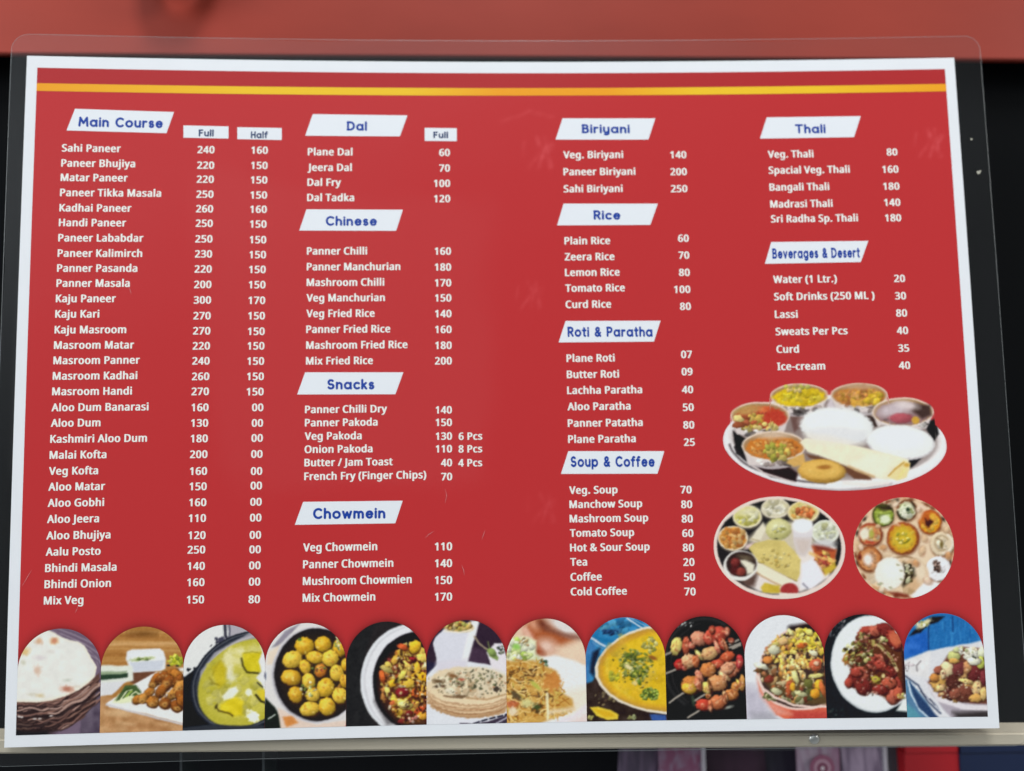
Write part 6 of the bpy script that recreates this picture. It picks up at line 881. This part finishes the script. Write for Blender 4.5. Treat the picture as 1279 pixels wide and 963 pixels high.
def packet(label, x0, x1, m, Y, tilt=0, edge=None, medal=False):
    Y += 36; a = at_depth(x0, 936, Y); b = at_depth(x1, 936, Y); w_ = b[0] - a[0]; e = bpy.data.objects.new('sachet', None); col.objects.link(e); e.location = Vector(((a[0] + b[0]) / 2, a[1], a[2] - 28)) * MM; e.rotation_euler = (0, math.radians(tilt), 0)
    tag(e, label, 'sachet', 'printed sachets hanging under the rail')
    nx, nz = 13, 17; vs = []; fs = []                                   # puffed pouch, crimped at its top
    for side in (-1, 1):
        for j in range(nz):
            for i in range(nx):
                s, t = i / (nx - 1) * 2 - 1, j / (nz - 1); puff = (1 - s**4) * math.sin(math.pi * min(1, max(0, (t * 1.08)))) * w_ * .10 + .15 + .25 * math.sin(i * 2.1 + j) * (t > .1)
                vs.append((s * w_ / 2, side * puff, -38 + t * 76))
    for k in (0, 1):
        for j in range(nz - 1):
            for i in range(nx - 1):
                q = k * nx * nz + j * nx + i; f = (q, q + 1, q + nx + 1, q + nx); fs.append(f if k == 0 else f[::-1])
    body = mesh('pouch', vs, fs, m, e, True)
    if edge: boxm('sealed_edge', (w_ / 2 - 1.2, -w_ * .05 - .6, -38), (w_ / 2 + .8, .4, 38), edge, e, .3)
    if medal:
        for r, mm_, dy in ((6.2, mat('rose_print', (.34, .12, .20), .4), 0), (4.3, mat('pale_rose_print', (.55, .33, .42), .4), .12), (2.8, mat('deep_rose_print', (.25, .07, .13), .4), .24), (1.0, mat('white_dot_print', (.8, .7, .75), .4), .36)):
            bm = bmesh.new(); bmesh.ops.create_cone(bm, cap_ends=True, segments=28, radius1=r * MM, radius2=r * .96 * MM, depth=.3 * MM); bmesh.ops.rotate(bm, verts=bm.verts, matrix=Matrix.Rotation(math.pi / 2, 3, 'X'))
            bmesh.ops.translate(bm, verts=bm.verts, vec=Vector((.8, -w_ * .10 - .9 - dy, 20)) * MM); me = bpy.data.meshes.new('round_emblem'); bm.to_mesh(me); bm.free(); link('round_emblem', me, mm_, e)
M_WEDGE = mat('white_sealed_edge', (.62, .58, .64), .4, .4)
packet('dim lilac printed sachet, leftmost under the rail', 768, 822, pk_mat('dim_lilac_print', (.10, .075, .12), (.20, .14, .22), 60, 'bands'), 22, 4)
packet('pink and lilac swirl printed sachet with a pale edge, second from left', 822, 878, pk_mat('pink_swirl_print', (.34, .22, .32), PINK, 70, 'rings'), 18, 0, M_WEDGE)
packet('dark plum sachet between the two pink printed ones', 880, 958, mat('plum_pouch', (.055, .022, .045), .45, .4, noise=(50, .5, (1, 1, .4))), 27, -3)
packet('dark slate violet sachet beside the rosette one', 948, 1000, mat('slate_pouch', (.035, .03, .05), .45, .4), 30, 0)
packet('pale lilac sachet with a round rose emblem under the bright rivet', 994, 1048, pk_mat('lilac_print', (.50, .40, .50), (.34, .18, .28), 40, 'bands'), 18, 0, None, True)
packet('striped lilac sachet with a white edge left of the red box', 1050, 1104, pk_mat('striped_lilac_print', (.44, .34, .46), (.22, .16, .24), 60, 'bands'), 19, 0, M_WEDGE)
M_GREYP = mat('grey_pouch', (.10, .10, .12), .4, .4); packet('plain grey sachet squeezed beside the red box', 1106, 1128, M_GREYP, 22)
def carton(label, x0, x1, c, Y, cat='box'):
    Y += 34; a = at_depth(x0, 936, Y); b = at_depth(x1, 936, Y); e = bpy.data.objects.new('carton', None); col.objects.link(e); e.location = Vector((a[0], a[1], a[2] - 60)) * MM; tag(e, label, cat)
    m = mat(label.split(' ')[0] + '_card', c, .35, .5); w_ = b[0] - a[0]; boxm('carton_body', (0, 0, 0), (w_, 18, 58), m, e, .5); boxm('lid_flap', (.4, -.5, 58.2), (w_ - .4, 17.6, 66), m, e, .3)
carton('bright red cardboard box under the right end of the rail', 1129, 1197, (.50, .012, .02), 16); carton('navy blue cardboard box at the right under the rail', 1198, 1330, (.008, .018, .06), 15)
# dark recess floor and thin glass dividers at the left
lg = slab('lower_recess', -900, 2200, 900, 1500, 890, 1500, 96, 4, M_DARKCASE, 0); tag(lg, None, None, None, 'structure')
M_GLASS = mat('dim_glass_edge', (.05, .06, .065), .3, .5)
for x, lb in ((226, 'thin dim glass divider under the rail, leftmost'), (329, 'thin dim glass divider under the rail, second from left')):
    d = slab('glass_divider', x - 1.5, x + 1.5, 936, 1060, 936, 1060, 20, 20, M_GLASS, 0); tag(d, lb, 'divider', 'glass dividers')

# unseen cord added above the frame to cast a soft shadow on the red board
LAMP = np.array([100, -1300, 2500.]); pth = [(184, -70, 1.5), (184, -25, 1.5), (186, 15, 1.6), (194, 38, 1.5), (218, 46, 1.3), (240, 38, 1.2), (252, 18, 1.0), (266, -10, .8), (292, -60, .7)]
pc_ = []
for x, y, _r in pth:
    S_ = at_depth(x, y, 34); d = LAMP - S_; pc_.append(S_ + d * (11.5 / -d[1]))
cu = bpy.data.curves.new('shadow_cord', 'CURVE'); cu.dimensions = '3D'; cu.bevel_depth = 4.2 * MM; cu.bevel_resolution = 4; sp = cu.splines.new('NURBS'); sp.points.add(len(pc_) - 1); sp.use_endpoint_u = True; sp.order_u = 4
for q, p, t in zip(sp.points, pc_, pth): q.co = (*(np.array(p) * MM), 1); q.radius = t[2]
o = bpy.data.objects.new('tmp', cu); me = bpy.data.meshes.new_from_object(o); bpy.data.objects.remove(o)
hc = link('shadow_cord', me, mat('shadow_cord_red', (.10, .02, .015), .8, .1)); tag(hc, 'unseen dark red cord added above the card to shadow the red board', 'cord')
